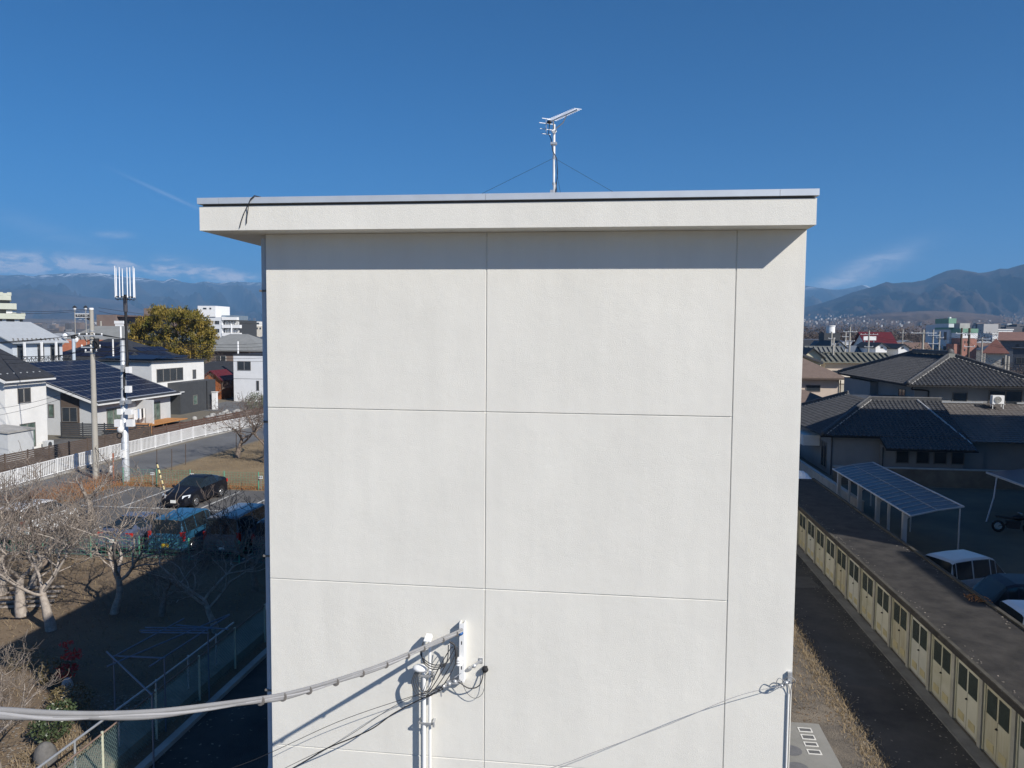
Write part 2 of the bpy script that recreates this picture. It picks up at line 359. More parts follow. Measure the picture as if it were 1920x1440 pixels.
st = MB(); st.tube([A+d*.30+(0, 0, .0), (-1.11, 14.97, 13.92)], .013, 6); st.tube([A+d*.85, A+d*.7+(0, 0, -.12), A+d*.42+(0, 0, -.17), (-1.08, 14.98, 13.85)], .011, 6)
st.tube([(-1.11, 15, 13.9), (-1.06, 14.96, 13.86), (-1.10, 14.93, 13.8), (-1.15, 14.96, 13.86), (-1.11, 15, 13.92)], .012, 6); st.build('support_arm', m_steel, an)
cb = MB(); cb.tube([A+d*.14, A+(.05, 0, -.2), A+(.1, -.05, -.3), (-1.13, 14.97, 13.5), (-1.05, 14.96, 13.35), (-1.03, 14.96, 13.1), (-1.07, 14.96, 12.6), (-1.05, 14.96, 11.9)], .008, 5)
cb.tube([(-1.06, 14.96, 12.9), (-1.01, 14.96, 12.5), (-.98, 14.96, 11.9)], .005, 5); cb.build('coaxial_cable', m_black, an)
for p in ((-4.1, 15.2, 12.05), (1.22, 15.0, 12.05), (-.95, 18.5, 12.1)):
    MB().tube([(-1.105, 15, 13.37), tuple((np.array((-1.105, 15, 13.37))+np.array(p))/2+np.array((0, 0, -.015))), p], .003, 4).build('guy_wire', m_black, an)
stk = MB()
for p in ((-4.1, 15.2), (1.22, 15.0), (-.95, 18.5)): stk.box(p[0]-.03, p[0]+.03, p[1]-.03, p[1]+.03, 11.85, 12.09)
stk.build('guy_anchor', m_steel, an)

# ---------------------------------------------------------------- cable entry on the end wall
Y0 = BY0
def W3(px, py, off=.0): return np.array(gy(px, py, Y0-off))
en = thing('service_entrance', 'two white conduits with weather caps carrying cables up the end wall', 'conduit', (-2.65, Y0-.1, 0))
MB().tube([(-2.675, Y0-.12, 0), (-2.675, Y0-.12, 4.98)], .031, 14).build('conduit', m_white, en, smooth=False)
MB().tube([(-2.583, Y0-.10, 0), (-2.59, Y0-.10, 5.45)], .022, 14).build('conduit', m_white, en)
def cap(x, y, z, w, dpt, h):
    c = MB(); c.hexa([(x-w/2, y-dpt, z-.02), (x+w/2, y-dpt, z-.02), (x+w/2, y+.04, z), (x-w/2, y+.04, z)], [(x-w/2+.015, y-dpt+.02, z+h*.6), (x+w/2-.015, y-dpt+.02, z+h*.6), (x+w/2-.015, y+.03, z+h), (x-w/2+.015, y+.03, z+h)])
    return c
cap(-2.605, Y0-.11, 5.45, .11, .10, .05).build('weather_cap', m_white, en)
c2 = MB(); c2.ball((-2.72, Y0-.17, 5.0), .115, .10, .055, 14, 8); c2.tube([(-2.675, Y0-.12, 4.93), (-2.675, Y0-.12, 5.0)], .05, 12); c2.build('weather_cap', m_white, en)
for z in (4.86, 4.13):
    k = MB(); k.box(-2.73, -2.53, Y0-.165, Y0-.15, z, z+.03); k.box(-2.545, -2.515, Y0-.165, Y0, z, z+.03); k.box(-2.75, -2.735, Y0-.16, Y0, z, z+.03); k.box(-2.53, -2.50, Y0-.18, Y0-.13, z-.025, z+.055); k.build('pipe_clamp', m_steel, en)
bk = thing('cable_bracket', 'white steel channel bracket with insulators where the thick cable ends on the wall', 'bracket', (-2.1, Y0, 4.8))
q = MB(); q.box(-2.135, -2.065, Y0-.13, Y0-.12, 4.80, 5.70); q.box(-2.138, -2.128, Y0-.119, Y0, 4.80, 5.70); q.box(-2.072, -2.062, Y0-.119, Y0, 4.80, 5.70)
q.build('channel', m_white, bk)
q = MB()
for z in (5.38, 5.12, 5.0): q.box(-2.107, -2.093, Y0-.132, Y0-.1301, z, z+.05)
q.build('slot', m_black, bk)
MB().ball((-2.11, Y0-.175, 5.57), .045, .045, .035).build('insulator', M('blue_glaze', (.02, .10, .30), .25, .1, 3), bk)
q = MB()
for z in (5.17, 5.13, 5.09): q.cyl(-2.13, Y0-.17, z, z+.022, .05, .04, 14)
q.build('insulator', m_white, bk)
q = MB(); q.bar((-2.38, Y0-.2, 4.74), (-2.11, Y0-.16, 4.85), .022); q.bar((-2.40, Y0-.2, 4.72), (-2.39, Y0-.2, 4.60), .02); q.box(-2.32, -2.14, Y0-.2, Y0-.12, 4.80, 4.815)
for t_ in (0, .35, .7): p = np.array((-2.36, Y0-.2, 4.76))*(1-t_)+np.array((-2.12, Y0-.16, 4.86))*t_; q.ball(tuple(p), .034, .03, .03)
q.build('tension_clamp', m_steel, bk)
# cables looping between caps, bracket and wall
lp = MB()
def loop(pts, r=.010): lp.tube(smooth_path(pts), r, 6)
def smooth_path(pts, k=5):
    P = [np.array(p, float) for p in pts]; P = [2*P[0]-P[1]]+P+[2*P[-1]-P[-2]]; out = []
    for i in range(1, len(P)-2):
        for j in range(k):
            t = j/k; out.append(tuple(.5*((2*P[i])+(-P[i-1]+P[i+1])*t+(2*P[i-1]-5*P[i]+4*P[i+1]-P[i+2])*t*t+(-P[i-1]+3*P[i]-3*P[i+1]+P[i+2])*t**3)))
    out.append(tuple(P[-2])); return out
for k in range(4):
    e = .027*k
    loop([(-2.78+.022*k, Y0-.20, 4.97), (-2.83+.03*k, Y0-.24-.01*k, 4.80+.025*k), (-2.75+.03*k, Y0-.26-.01*k, 4.63+.03*k), (-2.60+.01*k, Y0-.26, 4.60+.04*k), (-2.40-.03*k, Y0-.24, 4.74+.055*k), (-2.24-.04*k, Y0-.22, 4.98+.06*k), (-2.155-.03*k, Y0-.20, 5.2+.05*k), (-2.15-.02*k, Y0-.2, 5.36)], .0068)
for k in range(3):
    e = .022*k
    loop([(-2.66, Y0-.2, 5.43), (-2.685-e*.4, Y0-.22, 5.25), (-2.63, Y0-.25, 5.10+e*1.5), (-2.50, Y0-.27, 5.04+e*1.6), (-2.36, Y0-.27, 5.08+e), (-2.29, Y0-.25, 5.18), (-2.28, Y0-.22, 5.4)], .0078)
loop([(-2.26, Y0-.22, 5.45), (-2.19, Y0-.22, 5.40), (-2.17, Y0-.2, 5.25), (-2.175, Y0-.2, 5.1)], .014)
loop([(-2.14, Y0-.17, 4.83), (-1.98, Y0-.15, 4.73), (-1.83, Y0-.11, 4.77), (-1.77, Y0-.07, 4.97)], .009)
loop([(-2.10, Y0-.14, 4.83), (-2.02, Y0-.1, 4.63), (-1.90, Y0-.08, 4.55), (-1.78, Y0-.07, 4.65), (-1.75, Y0-.06, 4.95)], .004)
tag(lp.build('cable_loops', M('black_cable_sheath', (.05, .05, .052), .5, .2, 5)), 'tangle of dark cable loops hanging between the conduit caps and the bracket', 'cables')
hk = MB(); hk.box(-1.79, -1.73, Y0-.07, Y0, 4.96, 5.02); hk.ball((-1.755, Y0-.06, 4.99), .05, .05, .045)
tag(hk.build('wall_gland', m_black), 'black cable gland on the wall seam beside the bracket', 'cable gland')
hk = MB(); hk.box(-1.86, -1.80, Y0-.012, Y0, 5.06, 5.14); hk.bar((-2.0, Y0-.1, 5.0), (-1.83, Y0-.02, 5.10), .03); hk.ball((-1.92, Y0-.07, 5.04), .035)
hk.tube([(-2.02, Y0-.1, 5.0), (-2.2, Y0-.15, 4.88)], .008, 5)
tag(hk.build('wall_anchor', m_steel), 'small steel wall anchor above the black cable gland', 'anchor')

# thick cable bundle coming in from the left
pts = []
pa_, pb_ = np.array(gy(866, 1180, Y0-.19)), np.array(gy(756, 1229, Y0-2.05))
for px, py in ((866, 1180), (842, 1191), (800, 1210), (764, 1226), (715, 1246), (660, 1265), (600, 1284), (540, 1300), (490, 1309), (395, 1322), (300, 1333), (210, 1338), (120, 1338), (30, 1333), (-60, 1326), (-300, 1290)):
    d_ = ray(px, py); kx = d_[0]/d_[1]; dd_ = pb_-pa_; t_ = (kx*pa_[1]-pa_[0])/(dd_[0]-kx*dd_[1]); pts.append(gy(px, py, pa_[1]+t_*dd_[1]))
pth = smooth_path(pts, 6)
def shifted(off, wob, ph): return [tuple(np.array(p)+np.array((0, off[0]+wob*math.sin(ph+i*.35), off[1]+wob*math.cos(ph+i*.35)))) for i, p in enumerate(pth)]
cab = thing('cable_bundle', 'thick grey bundle of cables sagging across the lower left to the wall bracket', 'cable', (-2.1, Y0-.2, 5.5))
MB().tube(shifted((0, 0), 0, 0), .019, 8).build('cable', m_cable, cab); MB().tube(shifted((.0, -.030), .008, 1), .018, 8).build('cable', m_cable, cab); MB().tube(shifted((-.024, -.013), .009, 3), .014, 8).build('cable', M('pale_grey_cable', (.36, .36, .37), .55, .06, 4), cab)
for i in range(3, len(pth)-40, 5):
    p = np.array(pth[i]); e = np.array(pth[i+1])-p; e /= np.linalg.norm(e)+1e-9; c0 = p+np.array((-.0, -.012, -.021)); MB().tube([tuple(c0-e*.007), tuple(c0+e*.007)], .040, 10).build('cable_tie', m_frame, cab)
# thin wires to the lower left
def wire(name, pts, r, label, mat=None): return tag(MB().tube(pts if len(pts) > 8 else smooth_path(pts, 8), r, 5).build(name, mat or m_black), label, 'wire')
wire('thin_wire', [(-2.33, Y0-.2, 4.77)]+[gy(px, py, Y0-o) for px, py, o in ((650, 1347, .4), (510, 1410, .62), (435, 1440, .75), (200, 1520, 1.2))], .0045, 'thin straight wire slanting down left from the tension clamp')
wire('thin_wire', [(-2.36, Y0-.2, 4.74)]+[gy(px, py, Y0-o) for px, py, o in ((750, 1318, .3), (640, 1388, .5), (535, 1440, .7), (300, 1560, 1.2))], .004, 'thin messenger wire above the sagging black cable')
wire('black_cable', [(-2.36, Y0-.2, 4.72)]+[gy(px, py, Y0-o) for px, py, o in ((775, 1318, .25), (735, 1340, .3), (700, 1365, .38), (660, 1384, .45), (610, 1405, .55), (550, 1440, .65), (300, 1580, 1.2))], .010, 'sagging black cable below the white conduit caps')
# right hand entry
rt = thing('corner_wire_clamp', 'small steel wire clamp on the right corner of the end wall', 'clamp', (2.6, Y0, 5.1))
q = MB(); q.box(2.60, 2.66, Y0-.05, Y0, 5.06, 5.22); q.bar((2.63, Y0-.05, 5.10), (2.52, Y0-.12, 5.08), .02); q.ball((2.56, Y0-.12, 5.1), .03); q.ball((2.50, Y0-.13, 5.06), .022); q.build('clamp_body', m_steel, rt)
q = MB(); q.tube(smooth_path([(2.56, Y0-.12, 5.1), (2.46, Y0-.14, 5.17), (2.42, Y0-.15, 5.08), (2.50, Y0-.12, 5.02), (2.60, Y0-.06, 5.05), (2.64, Y0-.03, 4.9)]), .006, 5)
q.tube(smooth_path([(2.52, Y0-.12, 5.14), (2.60, Y0-.14, 5.2), (2.69, Y0-.10, 5.12), (2.65, Y0-.03, 4.95), (2.645, Y0-.025, 4.0), (2.645, Y0-.025, 0)]), .007, 5); q.build('wire_loop', m_cable, rt)
MB().tube([(2.62, Y0-.02, 4.9), (2.62, Y0-.02, 0)], .012, 6).build('riser', m_white, rt)
wire('thin_wire', [(2.50, Y0-.13, 5.06)]+[gy(px, py, Y0-o) for px, py, o in ((1380, 1306, .45), (1250, 1360, .9), (1120, 1408, 1.35), (1030, 1441, 1.6), (800, 1510, 2.4))], .0045, 'thin wire running down left from the right corner clamp', m_cable)
# ---------------------------------------------------------------- generic building pieces
def window(root, face, at, u0, u1, z0, z1, split=2, glass=None, frame=None, proud=.03):
    """face '-y' (at = y plane), '+x', '-x' (at = x plane); frame with glass panes as a sub-part"""
    fr = MB(); gl = MB(); t = .06; d = proud
    def bx(mb, ua, ub, za, zb, d0, d1):
        if face == '-y': mb.box(ua, ub, at-d1, at-d0, za, zb)
        elif face == '+x': mb.box(at+d0, at+d1, ua, ub, za, zb)
        else: mb.box(at-d1, at-d0, ua, ub, za, zb)
    bx(fr, u0, u1, z0, z0+t, .002, d+.03); bx(fr, u0, u1, z1-t, z1, .002, d+.02)
    bx(fr, u0, u0+t, z0+t, z1-t, .002, d+.02); bx(fr, u1-t, u1, z0+t, z1-t, .002, d+.02)
    for k in range(1, split): c = u0+(u1-u0)*k/split; bx(fr, c-.03, c+.03, z0+t, z1-t, .002, d+.01)
    for k in range(split):
        a = u0+(u1-u0)*k/split; b = u0+(u1-u0)*(k+1)/split; bx(gl, a+t, b-t, z0+t, z1-t, .002, d*.4+(.006 if k % 2 else 0))
    f = fr.build('window', frame or m_frame, root); gl.build('pane', glass or m_glass, f); return f
def roof_shape(kind, x0, x1, y0, y1, z, rise, o, t=.14):
    """closed roof body; kind: gable_x (ridge along X), gable_y, hip, flat, mono_x (low at x1), mono_mx (low at x0)"""
    r = MB(); X0, X1, Y0, Y1 = x0-o, x1+o, y0-o, y1+o; xc, yc = (x0+x1)/2, (y0+y1)/2
    if kind == 'flat': r.box(X0, X1, Y0, Y1, z, z+.18)
    elif kind == 'gable_x':
        hw = (Y1-Y0)/2
        for s, ya in ((0, Y0), (1, Y1)):
            p = [(X0, ya, z-rise*o/hw), (X1, ya, z-rise*o/hw), (X1, yc, z+rise), (X0, yc, z+rise)]
            r.slab(p if s == 0 else p[::-1], -t)
    elif kind == 'gable_y':
        for s, xa in ((0, X0), (1, X1)):
            p = [(xa, Y1, z-rise*o/((X1-X0)/2)), (xa, Y0, z-rise*o/((X1-X0)/2)), (xc, Y0, z+rise), (xc, Y1, z+rise)]
            r.slab(p if s == 0 else p[::-1], -t)
    elif kind == 'hip':
        W_, D_ = X1-X0, Y1-Y0
        if W_ >= D_: ra, rb = (X0+D_/2, yc, z+rise), (X1-D_/2, yc, z+rise)
        else: ra, rb = (xc, Y0+W_/2, z+rise), (xc, Y1-W_/2, z+rise)
        c = [(X0, Y0, z), (X1, Y0, z), (X1, Y1, z), (X0, Y1, z)]
        if W_ >= D_: fs = [(0, 1, 5, 4), (1, 2, 5), (2, 3, 4, 5), (3, 0, 4)]
        else: fs = [(0, 1, 4), (1, 2, 5, 4), (2, 3, 5), (3, 0, 4, 5)]
        lo = [(a, b, c_-t) for a, b, c_ in c]
        r.add(c+[ra, rb]+lo, fs+[(1, 0, 6, 7), (2, 1, 7, 8), (3, 2, 8, 9), (0, 3, 9, 6), (6, 9, 8, 7)])
    elif kind in ('mono_x', 'mono_mx'):
        zl = z; zh = z+rise
        a, b = (zh, zl) if kind == 'mono_x' else (zl, zh)
        p = [(X0, Y0, a), (X1, Y0, b), (X1, Y1, b), (X0, Y1, a)]; r.slab(p, -t); r.slab(p[::-1], 0) if False else None
    return r
def wall_shape(kind, x0, x1, y0, y1, h, rise):
    wl = MB(); xc, yc = (x0+x1)/2, (y0+y1)/2
    if kind == 'gable_x': wl.add([(x0, y0, 0), (x0, y1, 0), (x0, y1, h), (x0, yc, h+rise*.985), (x0, y0, h), (x1, y0, 0), (x1, y1, 0), (x1, y1, h), (x1, yc, h+rise*.985), (x1, y0, h)],
                                 [(4, 3, 2, 1, 0), (5, 6, 7, 8, 9), (0, 5, 9, 4), (1, 2, 7, 6)])
    elif kind == 'gable_y': wl.add([(x0, y0, 0), (x1, y0, 0), (x1, y0, h), (xc, y0, h+rise*.985), (x0, y0, h), (x0, y1, 0), (x1, y1, 0), (x1, y1, h), (xc, y1, h+rise*.985), (x0, y1, h)],
                                   [(0, 1, 2, 3, 4), (9, 8, 7, 6, 5), (1, 6, 7, 2), (0, 4, 9, 5)])
    elif kind == 'mono_x': wl.hexa([(x0, y0, 0), (x1, y0, 0), (x1, y1, 0), (x0, y1, 0)], [(x0, y0, h+rise*.97), (x1, y0, h+.02), (x1, y1, h+.02), (x0, y1, h+rise*.97)])
    elif kind == 'mono_mx': wl.hexa([(x0, y0, 0), (x1, y0, 0), (x1, y1, 0), (x0, y1, 0)], [(x0, y0, h+.02), (x1, y0, h+rise*.97), (x1, y1, h+rise*.97), (x0, y1, h+.02)])
    else: wl.box(x0, x1, y0, y1, 0, h)
    return wl
def house(name, label, x0, x1, y0, y1, h, kind, rise, wm, rm, o=.5, cat='house', group=None, wins=(), roofname='roof', trim=None):
    t = thing(name, label, cat, ((x0+x1)/2, (y0+y1)/2, 0), 0, group)
    wall_shape(kind, x0, x1, y0, y1, h, rise).build('wall', wm, t)
    rf = roof_shape(kind, x0, x1, y0, y1, h, rise, o).build(roofname, rm, t)
    for wn_ in wins: window(t, *wn_)
    return t
def face_view(t, px, y0, d):                                  # turn a far house so that its front faces the street we look along
    a = math.atan2(*ray(px, 640)[:2]); fx = t.location.x; t.rotation_euler = (0, 0, -a); t.location = (fx+math.sin(a)*d/2, y0+math.cos(a)*d/2, 0); return t
def rows(face, at, us, zs, wd, ht, split=2): return [(face, at, u, u+wd, z, z+ht, split) for u in us for z in zs]

# ---- left foreground houses
# white two-storey house at the left edge
wh = house('white_house', 'white rendered two-storey house with a black slate roof at the far left edge', -56.5, -47.2, 54.9, 59.4, 6.15, 'gable_y', 2.1, m_offw, m_slate, .45,
           wins=[('+x', -47.2, 56.2, 57.6, 4.05, 5.25, 2), ('+x', -47.2, 56.3, 58.0, .35, 2.35, 2, m_glassg)])
MB().box(-46.74, -46.62, 54.4, 59.85, 5.80, 5.93).build('gutter', m_framew, wh)
MB().bar((-51.85, 54.42, 8.12), (-46.7, 54.42, 5.84), .06, .2).build('barge_board', m_framew, wh)
sg = MB()
for k in range(7): sg.box(-47.6, -47.52, 54.9+.7*k, 55.0+.7*k, 6.42, 6.52)
sg.build('snow_guard', m_lgroof, wh)
pt = house('garden_porch', 'low grey porch roof against the white house at the left edge', -47.1, -44.6, 52.0, 54.6, 2.2, 'mono_x', .2, m_greyw, m_conc, .1, cat='porch')
a2 = thing('air_conditioner', 'small grey air conditioner at the foot of the white house at the left', 'air conditioner', (-46.6, 59.0, 0))
MB().box(-46.9, -46.5, 58.4, 59.2, .08, .68).build('casing', m_greyw, a2); MB().tube([(-46.49, 58.75, .38), (-46.47, 58.75, .38)], .22, 16).build('fan_grille', m_dgrey, a2)
# single-storey house with the solar roof
sh = thing('solar_house', 'single-storey grey house whose whole sloping roof is covered with solar panels', 'house', (-52, 73, 0))
wall_shape('mono_x', -57, -48.0, 66.6, 79.2, 3.1, 3.0).build('wall', m_greyw, sh)
MB().box(-51.4, -49.55, 66.5, 66.598, 0, 4.0).build('dark_wall_panel', m_brownw, sh)
zl, sl_ = 3.15, .345; xe = -47.25
def zr(x): return zl+(xe-x)*sl_
rr = MB(); rr.slab([(-57.6, 66.0, zr(-57.6)), (xe, 66.0, zl), (xe, 80.0, zl), (-57.6, 80.0, zr(-57.6))], .16); rr.build('roof', m_slate, sh)
MB().box(xe, xe+.10, 66.0, 80.0, zl-.2, zl-.06).bar((-57.6, 65.95, zr(-57.6)-.1), (xe, 65.95, zl-.1), .07, .2).build('gutter', m_framew, sh)
pv = MB(); pg = MB(); nx, ny = 8, 13
for i in range(nx):
    for j in range(ny):
        xa = -57.3+9.7*i/nx; xb = xa+9.7/nx-.075; ya = 66.35+13.3*j/ny; yb = ya+13.3/ny-.075
        pv.slab([(xa, ya, zr(xa)+.07), (xb, ya, zr(xb)+.07), (xb, yb, zr(xb)+.07), (xa, yb, zr(xa)+.07)], .03)
pg.slab([(-57.35, 66.3, zr(-57.35)+.052), (-57.35+9.8, 66.3, zr(-47.55)+.052), (-47.55, 79.7, zr(-47.55)+.052), (-57.35, 79.7, zr(-57.35)+.052)], .03)
pf = pg.build('solar_array', M('panel_frame', (.42, .44, .48), .4, .05, 2, metal=.4), sh); pv.build('solar_cells', m_solar, pf)
for a in (('-y', 66.6, -52.75, -52.15, 1.7, 2.95, 1, m_glassg), ('-y', 66.5, -51.3, -49.7, 1.3, 2.7, 2), ('+x', -48.0, 68.3, 70.4, .3, 2.4, 2, m_glassg), ('+x', -48.0, 74.8, 77.2, .3, 2.4, 3, m_glassg)): window(sh, *a)
MB().box(-47.99, -46.2, 73.0, 73.25, 0, 2.9).build('porch_pier', m_greyw, sh)
MB().box(-47.95, -45.6, 67.6, 78.5, .38, .46).build('wood_deck', m_wood, sh)
q = MB()
for y in (68, 71, 74, 77): q.box(-45.75, -45.65, y, y+.1, 0, .38)
q.build('deck_post', m_brownw, sh)
tb_ = thing('garden_table', 'orange wooden garden table on legs beside the steel antenna pole', 'table', (-44.6, 68.3, 0))
MB().box(-45.5, -43.7, 67.6, 69.0, .95, 1.05).build('table_top', m_wood, tb_)
for (x, y) in ((-45.4, 67.7), (-43.8, 67.7), (-45.4, 68.9), (-43.8, 68.9)): MB().box(x-.05, x+.05, y-.05, y+.05, 0, .95).build('leg', m_wood, tb_)
# laundry on a drying pole
ly = thing('laundry_rack', 'rack of pale laundry hanging outside the solar house', 'laundry', (-46.9, 72, 0.46))
q = MB(); q.bar((-46.9, 70.8, 2.1), (-46.9, 72.9, 2.1), .04); q.bar((-46.9, 70.8, .46), (-46.9, 70.8, 2.1), .05); q.bar((-46.9, 72.9, .46), (-46.9, 72.9, 2.1), .05); q.build('rack', m_steel, ly)
for k in range(6):
    y = 70.95+.31*k; zb = 1.0+.25*random.random(); q = MB(); q.hexa([(-46.93, y, zb), (-46.87, y, zb), (-46.86, y+.24, zb+.05), (-46.94, y+.24, zb+.05)], [(-46.92, y, 2.09), (-46.88, y, 2.09), (-46.88, y+.24, 2.09), (-46.92, y+.24, 2.09)])
    q.build('shirt', [m_white, m_offw, M('blue_cloth', (.30, .38, .50), .9, .1, 3), m_white, m_black, m_offw][k], ly)
# modern two-tone house
mh = thing('two_tone_house', 'two-storey house of white upper walls and a charcoal lower wing', 'house', (-54, 88, 0))
MB().box(-59.5, -52.2, 82.5, 94.0, 0, 6.35).build('wall', m_offw, mh)
MB().box(-59.5, -52.21, 82.44, 82.499, 0, 6.3).build('side_shade_skin', m_greyw, mh)  # greyer skin over the white wall: this side's weaker sunlight put into colour
MB().box(-52.2, -50.6, 85.6, 93.9, 0, 3.75).build('charcoal_wing', m_dgrey, mh)
MB().box(-52.2, -50.45, 83.0, 86.3, 2.62, 2.74).build('porch_canopy', m_greyw, mh)
MB().slab([(-60, 82.0, 6.62), (-51.9, 82.0, 6.5), (-51.9, 94.3, 6.36), (-60, 94.3, 6.5)], .12).build('roof', m_slate, mh)
q = MB()
for i in range(6):
    for j in range(4): xa = -59+1.15*i; ya = 82.6+2.0*j; q.slab([(xa, ya, 6.72), (xa+1.1, ya, 6.70), (xa+1.1, ya+1.9, 6.92), (xa, ya+1.9, 6.94)], .04)
q.build('solar_array', m_solar, mh)
for a in (('+x', -52.2, 83.4, 89.0, 3.95, 5.5, 4), ('+x', -52.2, 91.2, 92.0, 3.95, 5.1, 1), ('+x', -52.2, 83.3, 85.4, .3, 2.4, 2, m_glassg), ('+x', -50.6, 88.4, 89.4, .9, 2.1, 1, m_glassg), ('-y', 82.44, -56.2, -55.9, 4.6, 4.9, 1)): window(mh, *a)
MB().tube([(-55.0, 82.40, 0), (-55.0, 82.40, 6.3)], .05, 8).build('downpipe', m_dgrey, mh)
MB().tube([(-50.52, 91.6, 0), (-50.52, 91.6, 3.7)], .05, 8).build('downpipe', m_black, mh)
# white cube house at the edge of the block
wc = house('white_cube_house', 'pale grey cube-shaped house half hidden behind the end-wall drainpipe', -53.0, -45.0, 103.5, 112, 6.55, 'flat', 0, M('pale_cladding', (.68, .69, .70), .7, .04, 1), m_slate, .05,
           wins=[('-y', 103.5, -52.4, -50.4, 4.45, 5.75, 2), ('-y', 103.5, -49.6, -49.2, 1.6, 3.0, 1)])
MB().box(-53.005, -44.9, 103.49, 103.4985, 3.22, 3.27).build('trim_band', m_dgrey, wc)
# red-roofed log shed
ls = house('log_shed', 'small log shed with a red roof between the two-tone house and the white cube house', -59.2, -56.2, 106, 110, 2.9, 'gable_y', 1.2, m_logs, m_redroof, .4, cat='shed', wins=[('-y', 106, -58.1, -57.3, 1.2, 2.0, 1)])
house('dark_roofed_bungalow', 'low bungalow with a dark hipped roof behind the log shed', -68, -55.5, 114, 122, 3.0, 'hip', 2.1, m_cream, m_slate, .6, wins=[('-y', 114, -58, -56.4, 1, 2.4, 2)])
house('yellow_hut', 'small pale yellow hut beside the red-roofed log shed', -56.6, -54.2, 110, 112, 2.1, 'flat', 0, M('yellow_board', (.55, .45, .22), .8, .1, 2), m_greyw, .1, cat='hut')
# house with pale metal roof
gh = house('metal_roof_house', 'two-storey house with a broad pale grey metal roof at the left edge', -80, -70.3, 83.2, 91.6, 8.55, 'gable_y', 2.3, M('blue_grey_board', (.50, .54, .58), .8, .05, 1), m_lgroof, .55,
           wins=[('+x', -70.3, 83.9, 84.9, 6.1, 8.1, 1), ('+x', -70.3, 87.2, 88.3, 6.1, 8.1, 1), ('+x', -70.3, 89.4, 91.0, 6.1, 8.1, 2), ('-y', 83.2, -74.2, -73.2, 6.0, 7.4, 1)])
MB().box(-70.3, -69.0, 83.2, 91.6, 5.75, 5.9).build('balcony_floor', m_greyw, gh)
q = MB(); q.box(-69.06, -69.0, 83.2, 91.6, 6.7, 6.78)
for k in range(12): y = 83.2+.7*k; q.bar((-69.03, y, 5.9), (-69.03, y+.7, 6.7), .04); q.bar((-69.03, y+.7, 5.9), (-69.03, y, 6.7), .04); q.bar((-69.03, y, 5.9), (-69.03, y, 6.7), .05)
q.build('balcony_rail', m_dgrey, gh)
for y in (83.6, 86.4, 88.9): MB().box(-69.25, -69.05, y, y+.2, 5.9, 8.5).build('balcony_post', m_white, gh)
sg = MB(); nrm = 2.3/5.4
for r_ in range(2):
    for k in range(11): y = 83.2+.75*k+.35*r_; x = -70.2-.35*r_; sg.box(x-.05, x+.05, y, y+.15, 8.66+.42*.35*r_, 8.80+.42*.35*r_)
for k in range(7): sg.box(-72.0, -71.9, 82.9+1.3*k, 83.5+1.3*k, 9.36, 9.43)
sg.build('snow_guard', m_frame, gh)
sd_ = thing('satellite_dish', 'pair of white satellite dishes at the eave of the pale metal roof', 'satellite dish', (-69.6, 91.9, 8.6))
for (x, y, z, r) in ((-69.2, 92.6, 8.75, .45), (-69.9, 91.6, 9.2, .36)):
    q = MB(); q.ball((x, y, z), r, .16, r, 16, 8); q.build('dish', m_white, sd_)
q = MB(); q.bar((-69.2, 92.7, 8.7), (-70.2, 92.0, 8.6), .05); q.bar((-69.9, 91.7, 9.1), (-70.1, 91.8, 8.5), .05); q.build('dish_arm', m_steel, sd_)
# dark hip roof with panels
dh = house('hip_roof_solar_house', 'dark hip-roofed house with staggered solar panels behind the single-storey solar house', -75.5, -62.5, 95.5, 106, 6.1, 'hip', 2.7, m_greyw, m_slate, .7, wins=[('-y', 95.5, -68.6, -66.6, 4.4, 5.7, 2)])
q = MB()
def hipface(u0, u1, s0, s1):                                  # south (-y) face panels: u along x, s 0..1 up the slope
    ya, za = 94.8, 6.1; yb, zb = 100.75, 8.8
    f = lambda u, s: (u, ya+(yb-ya)*s-.02, za+(zb-za)*s+.08)
    q.slab([f(u0, s0), f(u1, s0), f(u1, s1), f(u0, s1)], .05)
for r_, (s0, s1) in enumerate(((.12, .32), (.36, .56), (.60, .80))):
    a = -74.4+1.9*r_; b = -63.6-1.9*r_; nn = int((b-a)/1.75)
    for k in range(nn): u = a+(b-a)*k/nn; hipface(u, u+(b-a)/nn-.12, s0, s1)
q.build('solar_array', m_solar, dh)
q = MB()
ya, xa = 95.5, -62.5
for r_, (s0, s1) in enumerate(((.12, .32), (.36, .56))):
    for k in range(4):
        y0_ = 97.0+1.6*r_+1.75*k; f = lambda y, s: (-61.8-5.95*s+.02, y, 6.1+2.7*s+.08); q.slab([f(y0_, s0), f(y0_+1.6, s0), f(y0_+1.6, s1), f(y0_, s1)], .05)
q.build('solar_array', m_solar, dh)
house('grey_hip_house', 'wide grey hip-roofed house in front of the brown sign building', -104, -84.5, 131, 143, 6.4, 'hip', 4.4, m_cream, M('grey_tile_far', (.21, .215, .21), .8, .1, 1), .9, wins=rows('-y', 131, (-100, -95, -90), (4.2,), 1.8, 1.2))
house('rust_roof_house', 'small house with a rust orange roof beside the pale metal roof', -87.2, -80.8, 112, 119, 5.4, 'gable_x', 2.9, m_offw, m_rust, .5, wins=[('-y', 112, -84, -82.5, 3.4, 4.6, 2)])
house('blue_roof_house', 'long house with a blue-grey roof behind the rust orange roof', -103, -88, 150, 158, 6.4, 'gable_x', 2.6, m_cream, M('blue_grey_roof', (.12, .17, .21), .7, .1, 1), .5)
